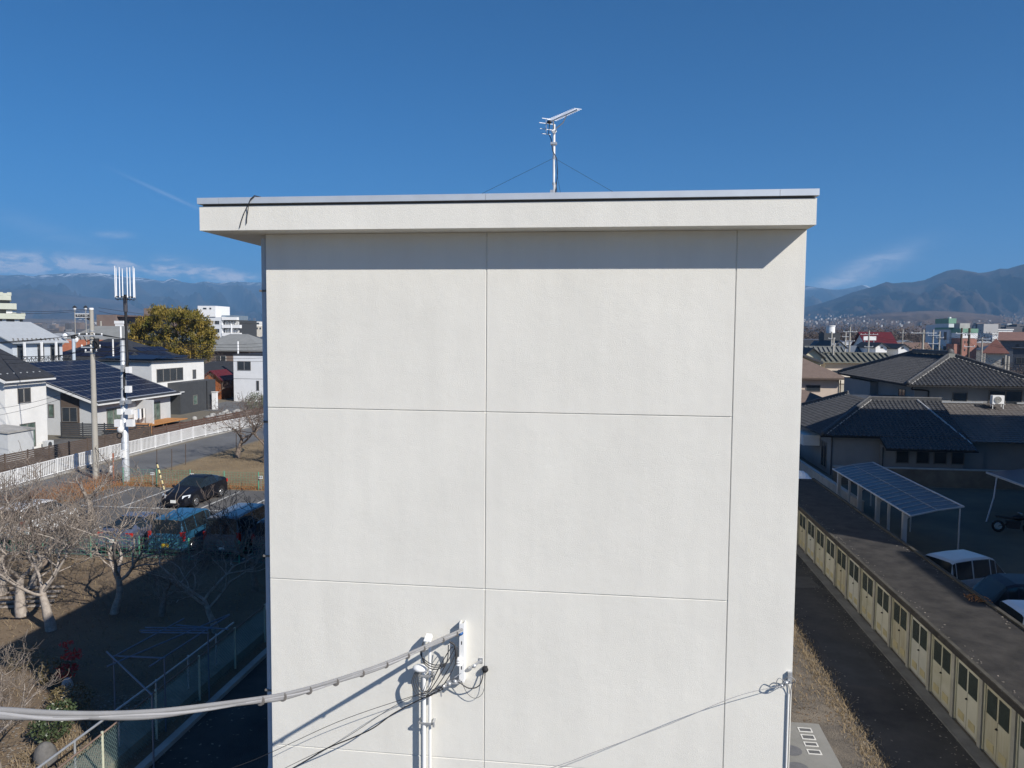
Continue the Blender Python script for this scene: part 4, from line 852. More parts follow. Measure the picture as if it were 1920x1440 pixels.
# profile rows: (s along length 0 front..1 rear, belt z, roof z, half width, roof half width factor)
CARS = {
 'hatch': dict(L=4.48, W=1.75, z0=.18, prof=[(0, .55, .56, .80, .85), (.03, .68, .70, .93, .85), (.10, .80, .86, .98, .85), (.24, .90, 1.0, 1, .82), (.30, .94, 1.08, 1, .80), (.47, .97, 1.42, 1, .70), (.56, .98, 1.48, 1, .70), (.70, 1.0, 1.44, 1, .69), (.84, 1.03, 1.28, .99, .68), (.94, 1.05, 1.14, .95, .70), (.975, .95, 1.0, .92, .8), (1, .52, .54, .86, .85)], ws=(4, 5), rw=(7, 9), sg=(4, 8), wb=(.19, .79)),
 'mini_mpv': dict(L=4.05, W=1.70, z0=.2, prof=[(0, .6, .61, .82, .85), (.03, .78, .80, .94, .85), (.10, .92, .98, .98, .85), (.19, .98, 1.06, 1, .85), (.23, 1.0, 1.12, 1, .84), (.38, 1.0, 1.62, 1, .78), (.46, 1.0, 1.69, 1, .78), (.70, 1.0, 1.70, 1, .78), (.90, 1.0, 1.67, .99, .78), (.95, 1.0, 1.60, .98, .80), (.985, .98, 1.02, .97, .9), (1, .58, .60, .94, .9)], ws=(4, 5), rw=(9, 10), sg=(4, 9), wb=(.17, .80)),
 'van': dict(L=4.4, W=1.70, z0=.2, prof=[(0, .6, .61, .84, .85), (.03, .85, .87, .95, .85), (.07, 1.0, 1.05, .98, .85), (.12, 1.06, 1.14, 1, .85), (.14, 1.07, 1.18, 1, .84), (.27, 1.08, 1.76, 1, .82), (.34, 1.08, 1.85, 1, .82), (.66, 1.08, 1.87, 1, .82), (.93, 1.08, 1.84, .99, .82), (.97, 1.08, 1.78, .98, .84), (.99, 1.05, 1.09, .97, .9), (1, .6, .62, .95, .92)], ws=(4, 5), rw=(9, 10), sg=(4, 9), wb=(.14, .80)),
 'kei': dict(L=3.35, W=1.48, z0=.2, prof=[(0, .6, .61, .84, .85), (.03, .82, .84, .95, .85), (.09, .96, 1.0, .98, .85), (.16, 1.02, 1.1, 1, .85), (.19, 1.03, 1.15, 1, .84), (.34, 1.04, 1.68, 1, .82), (.42, 1.04, 1.77, 1, .82), (.68, 1.04, 1.79, 1, .82), (.92, 1.04, 1.76, .99, .82), (.965, 1.04, 1.70, .98, .84), (.99, 1.0, 1.05, .97, .9), (1, .6, .62, .95, .92)], ws=(4, 5), rw=(9, 10), sg=(4, 9), wb=(.16, .82)),
}
def car(kind, label, loc, rz, body_mat, plate=None, cat='car', wiper=True):
    K = CARS[kind]; L, Wd = K['L'], K['W']; P = K['prof']; hw = Wd/2; t = thing('parked_'+cat, label, cat, loc, rz, 'parked vehicles')
    body = MB(); gls = {'windscreen': MB(), 'rear_window': MB(), 'side_window_L': MB(), 'side_window_R': MB()}
    rings = []
    for (s, bz, rz_, wf, rfac) in P:
        y = -L/2+s*L; w_ = hw*wf; wr = hw*rfac*wf; zt = max(rz_, bz+.01); z0 = K['z0']
        cab = zt-bz > .22
        shoulder = w_*.985 if cab else w_*.96
        half = [(w_*.90, z0), (w_, z0+.14), (w_*1.0, bz*.72), (shoulder, bz), (wr if cab else w_*.86, zt-.055 if cab else bz+(zt-bz)*.6), (wr*.84 if cab else w_*.6, zt-.01), (0, zt)]
        rings.append([(x, y, z) for x, z in half]+[(-x, y, z) for x, z in half[-2::-1]])
    n = len(rings[0]); sm = len(rings)
    def q_(mb, i, j, inset=False): mb.add([rings[i][j], rings[i][j+1], rings[i+1][j+1], rings[i+1][j]], [(0, 1, 2, 3)], not inset)
    for i in range(sm-1):
        for j in range(n-1):
            side = j in (3, n-5); top = 4 <= j <= n-6
            if side and K['sg'][0] <= i < K['sg'][1]: gi = 'side_window_R' if j == 3 else 'side_window_L'
            elif top and K['ws'][0] <= i < K['ws'][1]: gi = 'windscreen'
            elif top and K['rw'][0] <= i < K['rw'][1]: gi = 'rear_window'
            else: gi = None
            if gi:
                a, b, c, d = (np.array(x) for x in (rings[i][j], rings[i][j+1], rings[i+1][j+1], rings[i+1][j]))
                ctr = (a+b+c+d)/4; e = [.93*(p-ctr)+ctr for p in (a, b, c, d)] if gi[:4] == 'side' else [a, b, c, d]
                gls[gi].add(e, [(0, 1, 2, 3)], False)
                if gi[:4] == 'side':
                    o_ = [a, b, c, d]
                    for k in range(4): body.add([o_[k], o_[(k+1) % 4], e[(k+1) % 4], e[k]], [(0, 1, 2, 3)])
            else: q_(body, i, j)
    for i in range(sm-1): body.add([rings[i][0], rings[i+1][0], rings[i+1][-1], rings[i][-1]], [(0, 1, 2, 3)])
    body.poly(rings[0]); body.poly(rings[-1][::-1])
    body.build('body', body_mat, t, True)
    for nm, mb in gls.items(): mb.build(nm.split('_L')[0].split('_R')[0], m_cglass, t, True)
    rw = .31 if kind != 'kei' else .27
    for s in K['wb']:
        for sd_ in (-1, 1):
            y = -L/2+s*L; x = sd_*(hw-.10)
            arch = MB(); arch.tube([(sd_*(hw-.22), y, rw+.02), (sd_*(hw+.006), y, rw+.02)], rw+.065, 20); arch.build('wheel_arch', m_black, t, True)
            ty = MB(); ty.tube([(x-.09*sd_, y, rw), (x+.08*sd_, y, rw), (x+.112*sd_, y, rw)], [rw, rw, rw*.93], 20); ty = ty.build('tyre', m_tyre, t, True)
            rm = MB(); rm.tube([(x+.10*sd_, y, rw), (x+.117*sd_, y, rw)], [rw*.64, rw*.60], 16, True)
            rm.build('rim', m_rim, ty, True)
            sp2 = MB()
            for k in range(5): a = 2*math.pi*(k+.5)/5; sp2.box(x+.1175*sd_, x+.121*sd_, y+math.cos(a)*rw*.36-.035, y+math.cos(a)*rw*.36+.035, rw+math.sin(a)*rw*.36-.035, rw+math.sin(a)*rw*.36+.035)
            sp2.build('rim_opening', m_black, ty, True)
    zf = P[2][1]
    for sd_ in (-1, 1):
        q = MB(); q.hexa([(sd_*hw*.60, -L/2+.035, zf-.20), (sd_*hw*.95, -L/2+.20, zf-.16), (sd_*hw*.95, -L/2+.30, zf-.16), (sd_*hw*.60, -L/2+.14, zf-.20)], [(sd_*hw*.58, -L/2+.10, zf-.06), (sd_*hw*.955, -L/2+.34, zf+.00), (sd_*hw*.95, -L/2+.42, zf-.02), (sd_*hw*.58, -L/2+.16, zf-.05)])
        q.build('headlight', m_lens, t, True)
        q = MB(); zb = P[-3][1]; yb = -L/2+P[-2][0]*L
        q.box(sd_*hw*.80, sd_*hw*.985, yb-.16, yb+.012, zb-.30, zb+.10) if kind != 'hatch' else q.box(sd_*hw*.62, sd_*hw*.95, yb-.1, yb+.012, .80, .98)
        q.build('tail_light', m_red, t, True)
        q = MB(); ym = -L/2+(P[4][0]+.05)*L; q.ball((sd_*(hw+.11), ym, P[5][1]+.02), .09, .06, .07, 8, 6); q.bar((sd_*(hw-.02), ym, P[5][1]-.02), (sd_*(hw+.1), ym, P[5][1]), .03); q.build('wing_mirror', body_mat, t, True)
        for k in range(2 if kind != 'kei' else 2):
            ys = -L/2+(.47+.22*k)*L; MB().box(sd_*(hw+.001), sd_*(hw+.018), ys, ys+.14, P[5][1]-.16, P[5][1]-.125).build('door_handle', m_chrome if kind == 'mini_mpv' else body_mat, t, True)
    MB().box(-.165, .165, -L/2-.022, -L/2-.004, .36, .525).build('number_plate', plate or m_plate, t, True)
    MB().box(-.165, .165, L/2+.004, L/2+.022, .42 if kind != 'hatch' else .55, .585 if kind != 'hatch' else .715).build('number_plate', plate or m_plate, t, True)
    MB().box(-hw*.5, hw*.5, -L/2-.012, -L/2+.05, .58 if kind != 'hatch' else .28, .66 if kind != 'hatch' else .33).build('grille', m_black, t, True)
    MB().box(-hw*.84, hw*.84, L/2-.04, L/2+.016, .20, .34).build('rear_valance', m_black, t, True)
    return t
PI = math.pi
car('hatch', 'glossy black hatchback facing us in a bay of the sunny parking lot', (-23.98, 42.0, .01), R(-2), paint('black_paint', (.008, .009, .014)))
car('mini_mpv', 'teal blue tall hatchback with a yellow plate parked tail towards the orchard', (-19.35, 33.3, .01), PI, paint('teal_paint', (.02, .088, .165)), m_yel)
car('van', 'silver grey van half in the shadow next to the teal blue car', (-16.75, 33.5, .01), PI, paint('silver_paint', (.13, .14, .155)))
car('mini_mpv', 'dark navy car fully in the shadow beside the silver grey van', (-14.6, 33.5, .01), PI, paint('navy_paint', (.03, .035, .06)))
car('hatch', 'slate blue hatchback seen through branches left of the teal car', (-21.75, 33.4, .01), PI, paint('slate_paint', (.075, .09, .14)))
car('mini_mpv', 'white hatchback behind branches at the left edge of the lot', (-27.65, 33.9, .01), PI, paint('white_car_paint', (.75, .75, .75)))
# ---------------------------------------------------------------- bare fruit trees
def bare_tree(seed, height=5.5, spread=1.0, trunk_r=.14, lean=0.0, levels=5, mat=None, twist=.5):
    """pruned fruit tree without leaves: (trunk MB, branch MB, twig MB)"""
    rn = random.Random(seed); TR, BR, TW = MB(), MB(), MB()
    def grow(p, d, L, r, lv):
        n = 5 if lv < 3 else 4; pts = [p]; rs = [r]; cur = Vector(p); dd = Vector(d); dirs = [dd.copy()]
        for k in range(n):
            amp = (.16, .34, .40, .46, .5, .5)[min(lv, 5)]
            dd = (dd+Vector((rn.gauss(0, 1), rn.gauss(0, 1), rn.gauss(0, .8)))*amp*.6).normalized()
            dd = (dd+Vector((0, 0, (.0, .10, .05, .10, .16, .16)[min(lv, 5)]))).normalized()
            cur = cur+dd*(L/n); pts.append(tuple(cur)); rs.append(max(r*(1-.45*(k+1)/n), .007)); dirs.append(dd.copy())
        mb = TR if lv == 0 else (BR if lv < 3 else TW); mb.tube(pts, rs, 8 if lv == 0 else (6 if lv < 2 else (5 if lv < 3 else 3)), cap=lv < 2)
        if lv >= levels: return
        nb = {0: rn.choice((3, 4)), 1: rn.choice((4, 5)), 2: rn.choice((4, 5)), 3: rn.choice((2, 3, 3)), 4: 2}.get(lv, 3)
        for b in range(nb):
            f = 1.0 if b == 0 else rn.uniform(.30 if lv else .7, 1.0); i = min(int(f*n), n-1); t = f*n-i
            q = Vector(pts[i]).lerp(Vector(pts[i+1]), min(max(t, 0), 1)); dl = dirs[i+1]; a = rn.uniform(0, 2*math.pi) if lv else 2*math.pi*b/nb+rn.uniform(-.5, .5)
            perp = dl.orthogonal().normalized(); perp = (Matrix.Rotation(a, 3, dl) @ perp)
            ang = rn.uniform(.5, 1.2) if lv else rn.uniform(.7, 1.05)*spread
            nd = (dl*math.cos(ang)+perp*math.sin(ang)).normalized()
            if nd.z < -.1: nd.z *= -.4; nd.normalize()
            grow(tuple(q), nd, L*(rn.uniform(.50, .80) if lv else rn.uniform(1.0, 1.35)), max(rs[i]*rn.uniform(.5, .7), .0075), lv+1)
    grow((0, 0, 0), (lean, lean*.4, 1), height*.27, trunk_r, 0); return TR, BR, TW
m_twig = M('twig_bark', (.165, .135, .112), .95, .25, 6, rgb2=(.32, .27, .225)); m_twigd = M('dark_twig', (.10, .078, .066), .95, .25, 6, rgb2=(.19, .15, .13))
PROTO = []
for k, (h, spd, tr_, pale) in enumerate(((5.4, 1.0, .15, 1), (5.0, 1.15, .17, 1), (5.8, .9, .13, 1), (4.4, 1.15, .14, 0), (4.8, 1.0, .13, 0))):
    PROTO.append((bare_tree((11, 18, 25, 57, 39)[k], h, spd, tr_), pale))
_used = {}
def tree(kind, x, y, rz, s, label, group='bare fruit trees of the orchard'):
    if kind not in _used:
        (a, b, c), pale = PROTO[kind]; t = thing('bare_tree', label, 'tree', (x, y, 0), rz, group)
        a.build('trunk', m_bark if pale else m_barkd, t, True); bo = b.build('branches', m_bark if pale else m_barkd, t, True); c.build('twigs', m_twig if pale else m_twigd, bo, True)
        t.scale = (s*1.2, s*1.2, s); _used[kind] = t; return t
    return dup(_used[kind], (x, y, 0), rz, label, group, (s*1.2, s*1.2, s))
tree(0, -18.3, 22.9, .3, 1.0, 'bare pale-barked tree whose forked trunk stands at the edge of the long shadow')
tree(1, -20.2, 23.9, 2.0, 1.0, 'bare pale tree with a thick leaning trunk at the left of the orchard')
tree(2, -17.2, 24.6, 4.0, 1.0, 'slim bare tree right of the forked trunk, its foot in shadow')
tree(3, -15.4, 24.6, 1.0, .75, 'dark bare tree in front of the teal and silver cars')
tree(0, -22.6, 25.8, 2.6, 1.05, 'bare pale tree in front of the white hatchback')
tree(2, -22.0, 26.6, 5.3, .9, 'bare pale tree in front of the slate blue hatchback')
tree(1, -24.6, 24.2, .9, 1.05, 'bare pale tree at the left frame edge of the orchard')
tree(4, -13.4, 27.6, 2.4, .95, 'dark bare tree in shadow close to the drainpipe')
tree(3, -23.5, 29.2, 3.1, 1.0, 'twiggy bare tree by the mesh fence below the white hatchback')
tree(1, -13.7, 15.3, 3.6, .55, 'nearest bare pale tree with gnarled sunlit limbs in the lower left corner')
tree(0, -14.9, 16.3, 1.2, .55, 'low sunlit bare tree just behind the nearest gnarled tree')
tree(2, -12.8, 23.5, 2.2, .8, 'thin bare tree hidden in the deep shadow near the pipe trellis')
tree(2, -27.5, 27.5, 1.0, 1.0, 'bare pale tree at the far left edge in front of the parking lot')
tree(1, -27.0, 36.9, 4.3, .85, 'bare tree standing in the lot left of the black hatchback')
tree(3, -25.2, 27.9, 2.2, 1.0, 'brown-twigged bare tree between the white hatchback and the slate blue hatchback')
tree(4, -22.3, 23.2, 4.4, .95, 'brown-twigged bare tree in the front row of the orchard, second from the left')
tree(4, -26.2, 21.6, .4, .95, 'brown-twigged bare tree in the front row at the left frame edge')
GB = 'dark bare trees on the dry field'
tree(3, -29.0, 57.0, .2, 1.3, 'dark bare tree with a split trunk beside the road, centre left of the dry field', GB)
tree(4, -25.8, 55.2, 1.9, 1.2, 'spreading dark bare tree in the middle of the dry field', GB)
tree(3, -22.8, 56.0, 3.3, 1.25, 'dark bare tree on the dry field nearest the drainpipe', GB)
tree(4, -23.9, 66.0, 4.0, 1.3, 'dark bare tree at the back of the dry field', GB)
tree(3, -30.2, 71.5, 5.0, .9, 'far dark bare tree at the roadside by the white fence', GB)
tree(4, -43.5, 96, 1.0, .8, 'bare garden shrub tree near the white cube house', GB)
tree(4, -56.0, 104.0, 2.0, .95, 'bare garden tree in front of the red-roofed log shed', GB)
tree(3, -88, 146, 2.0, 1.5, 'bare tree in front of the brown house below the white apartments', GB)
tree(4, -79, 147, 3.0, 1.5, 'bare tree left of the pale pole behind the white cube house', GB)
tree(3, -72, 152, 4.0, 1.6, 'bare tree in front of the navy blue roof', GB)

# ---------------------------------------------------------------- leafy things
def leaf_quads(centers, size, up=.3, aspect=.45, droop=None):
    n = len(centers); C_ = np.asarray(centers); d1 = rng.normal(size=(n, 3)); d1 /= np.linalg.norm(d1, axis=1)[:, None]
    if droop is not None: d1 = d1*(1-droop)+np.array((0, 0, -1))*droop; d1 /= np.linalg.norm(d1, axis=1)[:, None]
    d2 = np.cross(d1, rng.normal(size=(n, 3))); d2 /= np.linalg.norm(d2, axis=1)[:, None]
    s = size*rng.uniform(.6, 1.3, (n, 1)); a = d1*s/2; b = d2*s*aspect/2
    return np.stack([C_-a, C_+b*1.0, C_+a, C_-b*1.0], 1)
def clump(n, c, r, size, flat=.7, shell=.55, aspect=.45, droop=None):
    d = rng.normal(size=(n, 3)); d /= np.linalg.norm(d, axis=1)[:, None]; rr = r*(shell+(1-shell)*rng.random((n, 1))); p = np.array(c)+d*rr*np.array((1, 1, flat)); return leaf_quads(p, size, aspect=aspect, droop=droop)
def shrub(name, label, loc, parts, mats, cat='shrub', stems=5):
    t = thing(name, label, cat, loc); q = MB(); x, y, z = loc
    for k in range(stems): a = 2*math.pi*k/stems; q.tube([(x, y, z), (x+.12*math.cos(a), y+.12*math.sin(a), z+.25), (x+.3*math.cos(a), y+.3*math.sin(a), z+.5)], [.02, .014, .008], 5)
    q.build('stems', m_barkd, t)
    for (nm, mt, cl_) in parts:
        mb = MB()
        for (n, c, r, sz, fl) in cl_: mb.quads_np(clump(n, (x+c[0], y+c[1], z+c[2]), r, sz, fl))
        mb.build(nm, mt, t)
    return t
m_azl = M('azalea_leaf', (.10, .075, .035), .45, .3, 9, spec=.6, rgb2=(.20, .16, .075)); m_grn = M('green_leaf', (.035, .055, .022), .4, .3, 7, spec=.5, rgb2=(.075, .10, .045)); m_nan = M('red_leaf', (.33, .02, .025), .5, .25, 7, rgb2=(.45, .06, .05))
m_olv = M('dull_green_leaf', (.10, .12, .07), .7, .25, 6, rgb2=(.17, .18, .11))
ga = gz(105, 1285); shrub('azalea_bush', 'rounded brown-green azalea bush at the shadow edge, left of the red-leaved plant', ga, [('leaves', m_azl, [(800, (0, 0, .42), .55, .075, .7), (350, (.25, .1, .5), .35, .075, .7)])], None)
ga = gz(135, 1335); shrub('azalea_bush', 'rounded brown-green azalea bush below the red-leaved plant', ga, [('leaves', m_azl, [(900, (0, 0, .38), .58, .075, .65), (300, (-.3, .0, .42), .35, .07, .6)])], None)
ga = gz(128, 1293); shrub('nandina', 'tall plant with red leaves between two azalea bushes', ga, [('leaves', m_nan, [(90, (0, 0, .55), .3, .13, .7), (80, (.05, .1, .95), .28, .13, .6), (40, (-.1, .1, 1.25), .2, .13, .5)])], None)
ga = gz(98, 1395); shrub('green_bush', 'glossy dark green bush under the thick cable in the lower left corner', ga, [('leaves', m_grn, [(900, (0, 0, .5), .5, .10, .8), (300, (.1, .2, .75), .35, .10, .7)])], None)
ga = gz(45, 1255); shrub('azalea_bush', 'sparse brown bush behind the nearest gnarled tree', ga, [('leaves', m_azl, [(500, (0, 0, .35), .55, .07, .6)])], None)
ga = gz(450, 800); shrub('round_shrub', 'round dull green shrub at the far end of the white road fence', (ga[0]-5, ga[1]+14, 0), [('leaves', m_olv, [(1100, (0, 0, 1.2), 1.35, .22, 1.0)])], None)
rk = MB(); gb = gz(88, 1432); rk.ball((gb[0], gb[1], .15), .28, .22, .36, 9, 7); rk.v = [(x+.05*math.sin(7*z+3*y), y+.05*math.sin(9*x), z+.04*math.sin(8*x+5*y)) for x, y, z in rk.v]
tag(rk.build('garden_stone', M('grey_boulder', (.13, .125, .12), .9, .35, 3, .6, 14)), 'upright grey boulder at the bottom left corner by the handrail', 'stone')
gb = gz(127, 1312); rk = MB(); rk.ball((gb[0], gb[1], .3), .16, .16, .32, 9, 7); tag(rk.build('garden_stone', M('pale_stone', (.40, .38, .36), .9, .2, 5, .4, 14)), 'small pale stone under the red-leaved plant', 'stone')
gl_ = MB()
for k in range(5): a = np.array(gz(20+30*k/4, 1142-9*k, .0)); gl_.bar(tuple(a+(-1.2, -.2, .05)), tuple(a+(1.3, .35, .08)), .07)
tag(gl_.build('pruned_poles', m_bark), 'bundle of pale poles lying on the soil at the left edge', 'poles')
# dead weeds along kerbs (uncountable)
def tufts(n, fx, h, mat, label, cat):
    P = np.array([fx() for _ in range(n)]); an = rng.uniform(0, 2*np.pi, n); hh = h*rng.uniform(.4, 1.25, n); ln = rng.normal(0, .5, (n, 2))*hh[:, None]; wd = .006+.008*rng.random(n)
    b1 = P+np.stack([np.cos(an)*wd, np.sin(an)*wd, np.zeros(n)], 1); b2 = P-np.stack([np.cos(an)*wd, np.sin(an)*wd, np.zeros(n)], 1); tp = P+np.stack([ln[:, 0], ln[:, 1], hh], 1); tp2 = tp+.004
    o = MB().quads_np(np.stack([b1, b2, tp2, tp], 1)).build('dead_grass', mat); return tag(o, label, cat, None, 'stuff')
m_straw = M('straw', (.16, .12, .075), .95, .3, 9, rgb2=(.33, .255, .155)); m_rustg = M('rust_leaf', (.22, .095, .035), .95, .3, 9, rgb2=(.36, .18, .08))
def sidef():
    y = random.uniform(12, 42); u = random.random()
    return (random.gauss(6.36, .17) if u < .55 else (2.7+abs(random.gauss(0, .5)) if u < .75 and y > 20 else random.uniform(2.8, 6.3)), y if not (u >= .55 and y < 20) else y+9, .012)
tufts(11000, sidef, .11, m_straw, 'straw-coloured dead grass edging the strip right of the block', 'dead grass')
tufts(6000, lambda: (random.uniform(-31.5, -11.5), 45.4+abs(random.gauss(0, .8)), .004), .22, m_rustg, 'rust brown weeds along the back edge of the lot', 'weeds')
tufts(2600, lambda: (random.gauss(-32.6, 1.2), random.uniform(40, 48), .004), .35, m_rustg, 'rusty dead weeds around the foot of the poles', 'weeds')
tufts(9000, lambda: (random.uniform(-31, -10), random.uniform(46, 80), .004), .16, m_straw, 'short dry grass on the field', 'dry grass')
tufts(7000, lambda: (random.uniform(-30, -11.5), random.uniform(13, 30.5), .004), .12, m_straw, 'dry grass and litter on the orchard soil', 'dry grass')
tufts(1800, lambda: (random.uniform(-13.5, -11.6), random.uniform(13, 18), .004), .2, m_straw, 'dry weeds beside the handrail', 'weeds')
def litter(n, fx, sz, mat, label):
    P = np.array([fx() for _ in range(n)]); an = rng.uniform(0, 2*np.pi, n); s = sz*rng.uniform(.5, 1.4, n); c, sn = np.cos(an)*s, np.sin(an)*s; z = rng.uniform(.002, .02, (n, 4))
    Q = np.stack([P+np.stack([c, sn, z[:, 0]], 1), P+np.stack([-sn*.6, c*.6, z[:, 1]], 1), P+np.stack([-c, -sn, z[:, 2]], 1), P+np.stack([sn*.6, -c*.6, z[:, 3]], 1)], 1)
    return tag(MB().quads_np(Q).build('fallen_leaves', mat), label, 'leaves', None, 'stuff')
m_leafd = M('dead_leaf', (.10, .065, .04), .9, .3, 9, rgb2=(.27, .19, .12)); m_leafg = M('grey_leaf', (.14, .12, .10), .9, .3, 9, rgb2=(.30, .27, .23))
litter(9000, lambda: (random.uniform(-30, -11.5), random.uniform(12.5, 30.5), .006), .045, m_leafd, 'dead leaves scattered over the orchard soil')
litter(3000, lambda: (-12.6+random.gauss(0, 1.3), random.uniform(12.5, 19), .006), .04, m_leafg, 'pale dead leaves around the shrubs in the lower left corner')
litter(1500, lambda: (random.choice((8.6, 6.6))+random.gauss(0, .25), random.uniform(14, 44), .014), .03, m_leafg, 'small leaves blown along the edges of the lane')
litter(500, lambda: (random.choice((9.0, 11.1))+random.gauss(0, .12), random.uniform(12, 42), 2.104), .03, m_leafg, 'small leaves along the edges of the shed roof')
litter(2500, lambda: (random.uniform(2.8, 6.4), random.uniform(20, 42), .014), .035, m_leafd, 'dead leaves over the strip right of the block')
# ---------------------------------------------------------------- bamboo grove
bg_ = thing('bamboo_grove', 'tall golden-green bamboo grove above the roofs on the left', 'bamboo', (-79, 133, 0))
m_bam = M('bamboo_leaf', (.075, .085, .012), .6, .3, .30, rgb2=(.29, .19, .03), det=3); q = MB(); stem = MB()
x_l, x_r = gy(246, 620, 132)[0], gy(392, 620, 132)[0]; cxb = (x_l+x_r)/2; wb2 = (x_r-x_l)/2
prof = [(246, 632), (252, 612), (268, 600), (285, 594), (297, 577), (310, 582), (326, 585), (345, 583), (362, 586), (378, 595), (388, 606), (396, 618), (398, 632)]
for k in range(150):
    px = random.uniform(246, 396); top = np.interp(px, [p[0] for p in prof], [p[1] for p in prof]); py = random.uniform(top+3, 672)
    if k < 46: py = top+random.uniform(1, 7)
    Yb = 132+random.uniform(-5, 3)-.06*(632-py)*0; x, y, z = gy(px, py, Yb); r_ = random.uniform(.9, 1.9)
    for j in range(5):
        c_ = (x+random.gauss(0, .5), y+random.gauss(0, .7), z+random.gauss(0, .4)-.3); q.quads_np(clump(46, (c_[0], c_[1], c_[2]), r_*.5, .58, 1.15, .1, .26, .5))
q.quads_np(clump(700, (gy(325, 600, 134)[0], 134.5, 6.5), 4.6, .8, .9, .1, .4))
for k in range(60): px = random.uniform(256, 388); x, y, z = gy(px, np.interp(px, [p[0] for p in prof], [p[1] for p in prof])+8, 133); stem.tube([(x+random.uniform(-1, 1), 133, 0), (x, 133, z*.6), (x+random.uniform(-.5, .5), 132.5, z)], [.06, .05, .02], 4)
stem.build('canes', m_olv, bg_); q.build('foliage', m_bam, bg_)
# ---------------------------------------------------------------- right side: storage sheds
sd0 = thing('storage_shed', 'long row of cream-doored storage sheds with a flat dark roof along the alley', 'shed', (10.2, 26, 0))
m_door = M('cream_door', (.40, .395, .335), .6, .10, 1.6, rgb2=(.475, .465, .40)); m_roofc = M('dark_flat_roof', (.016, .0145, .0135), .92, .3, 1.4, .5, 22, rgb2=(.05, .045, .04), det=9)
MB().box(9.16, 11.15, 8.5, 43.5, 0, 1.94).build('wall', m_conc, sd0)
rq = MB(); rq.box(8.83, 11.36, 8.3, 43.7, 1.945, 2.10); rq.build('roof', m_roofc, sd0)
rq = MB(); rq.box(8.83, 8.93, 8.3, 43.7, 2.101, 2.135); rq.box(11.24, 11.36, 8.3, 43.7, 2.101, 2.16); rq.build('roof_edge', M('mossy_edge', (.06, .055, .045), .95, .35, 3, .4, 30), sd0)
pitch = 1.515; ydoor0 = 18.0
DM = [m_door, M('cream_door_worn', (.37, .35, .25), .65, .15, 2.2, rgb2=(.47, .45, .36)), M('cream_door_pale', (.45, .43, .34), .6, .1, 1.2, rgb2=(.52, .50, .40)), M('cream_door_stained', (.30, .26, .17), .7, .2, .9, rgb2=(.48, .455, .34), stretch=(1, 3, .4))]
m_dglass = M('shed_pane', (.035, .045, .04), .25, .25, 2, spec=.5); m_vent = M('tan_vent', (.42, .36, .20), .7, .12, 6)
for k in range(-5, 17):
    yr = ydoor0+k*pitch; y0, y1 = yr+.02, yr+1.17       # yr = near edge of the door
    d = MB(); d.box(9.11, 9.158, y0, y1, .10, 1.70); do = d.build('door', DM[(k*7+3) % 4], sd0)
    f = MB(); f.box(9.085, 9.158, y0-.055, y0-.003, .08, 1.76); f.box(9.085, 9.158, y1+.003, y1+.055, .08, 1.76); f.box(9.085, 9.158, y0-.003, y1+.003, 1.703, 1.76); f.build('door_frame', M('cream_frame', (.40, .38, .27), .6, .1, 3), do)
    ym = (y0+y1)/2
    for (a, b) in ((y0+.07, ym-.05), (ym+.05, y1-.07)): MB().box(9.098, 9.1095, a, b, 1.05, 1.62).build('door_window', m_dglass, do)
    for (a, b) in ((y0+.12, ym-.12), (ym+.12, y1-.12)): MB().box(9.10, 9.1095, a, b, .22, .42).build('vent', m_vent, do)
    MB().box(9.08, 9.1095, ym-.02, ym+.02, .86, .90).ball((9.075, ym, .88), .02).build('knob', m_black, do)
    MB().box(9.106, 9.109, ym-.004, ym+.004, .11, 1.04).build('door_seam', m_black, do)
    q = MB(); q.box(9.06, 9.158, y1+.10, y1+.26, 0, 1.94); q.build('pier', M('worn_pier', (.30, .285, .24), .9, .2, 2), sd0)
q = MB()
lit = MB(); gl0 = gz(1832, 1122, 2.12); q.quads_np(leaf_quads(np.array([(gl0[0]+random.uniform(-.3, .3), gl0[1]+random.uniform(-.35, .35), 2.125+.02*random.random()) for _ in range(160)]), .09)); tag(q.build('leaf_litter', m_rustg), 'small drift of brown leaves on the shed roof edge', 'leaves', None, 'stuff')
# grates on the apron
for i, (a, b, c_, d_) in enumerate((((1494, 1364), (1520, 1366), (1524, 1373), (1497, 1372)), ((1499, 1377), (1526, 1379), (1529, 1387), (1503, 1386)), ((1505, 1391), (1531, 1393), (1535, 1400), (1508, 1399)), ((1510, 1405), (1537, 1406), (1541, 1415), (1515, 1414)))):
    p = [gz(*k, .05) for k in (a, b, c_, d_)]; x0 = min(p[0][0], p[3][0])+.02; x1 = max(p[1][0], p[2][0]); y1 = p[0][1]; y0 = p[3][1]
    t = thing('drain_grate', ('farthest', 'second', 'third', 'nearest')[i]+' of four pale-framed drain grates set in the concrete apron', 'grate', ((x0+x1)/2, (y0+y1)/2, .05), 0, 'grates in the apron')
    f = MB(); f.box(x0, x1, y0, y0+.03, .051, .062); f.box(x0, x1, y1-.03, y1, .051, .062); f.box(x0, x0+.03, y0+.03, y1-.03, .051, .062); f.box(x1-.03, x1, y0+.03, y1-.03, .051, .062); f.build('frame', M('pale_frame', (.58, .57, .54), .6, .08, 4), t)
    MB().box(x0+.03, x1-.03, y0+.03, y1-.03, .051, .055).build('grid', M('dark_grid', (.10, .10, .10), .8, .2, 30), t)
for (px, py, lb) in ((1484, 1407, 'round iron manhole cover on the apron against the block'), (1496, 1440, 'round iron manhole cover at the bottom edge of the apron')):
    x, y, z = gz(px, py, .05); q = MB(); q.cyl(x, y, .051, .058, .24, None, 24); tag(q.build('manhole_cover', M('iron_cover', (.12, .12, .125), .7, .15, 12)), lb, 'manhole cover')
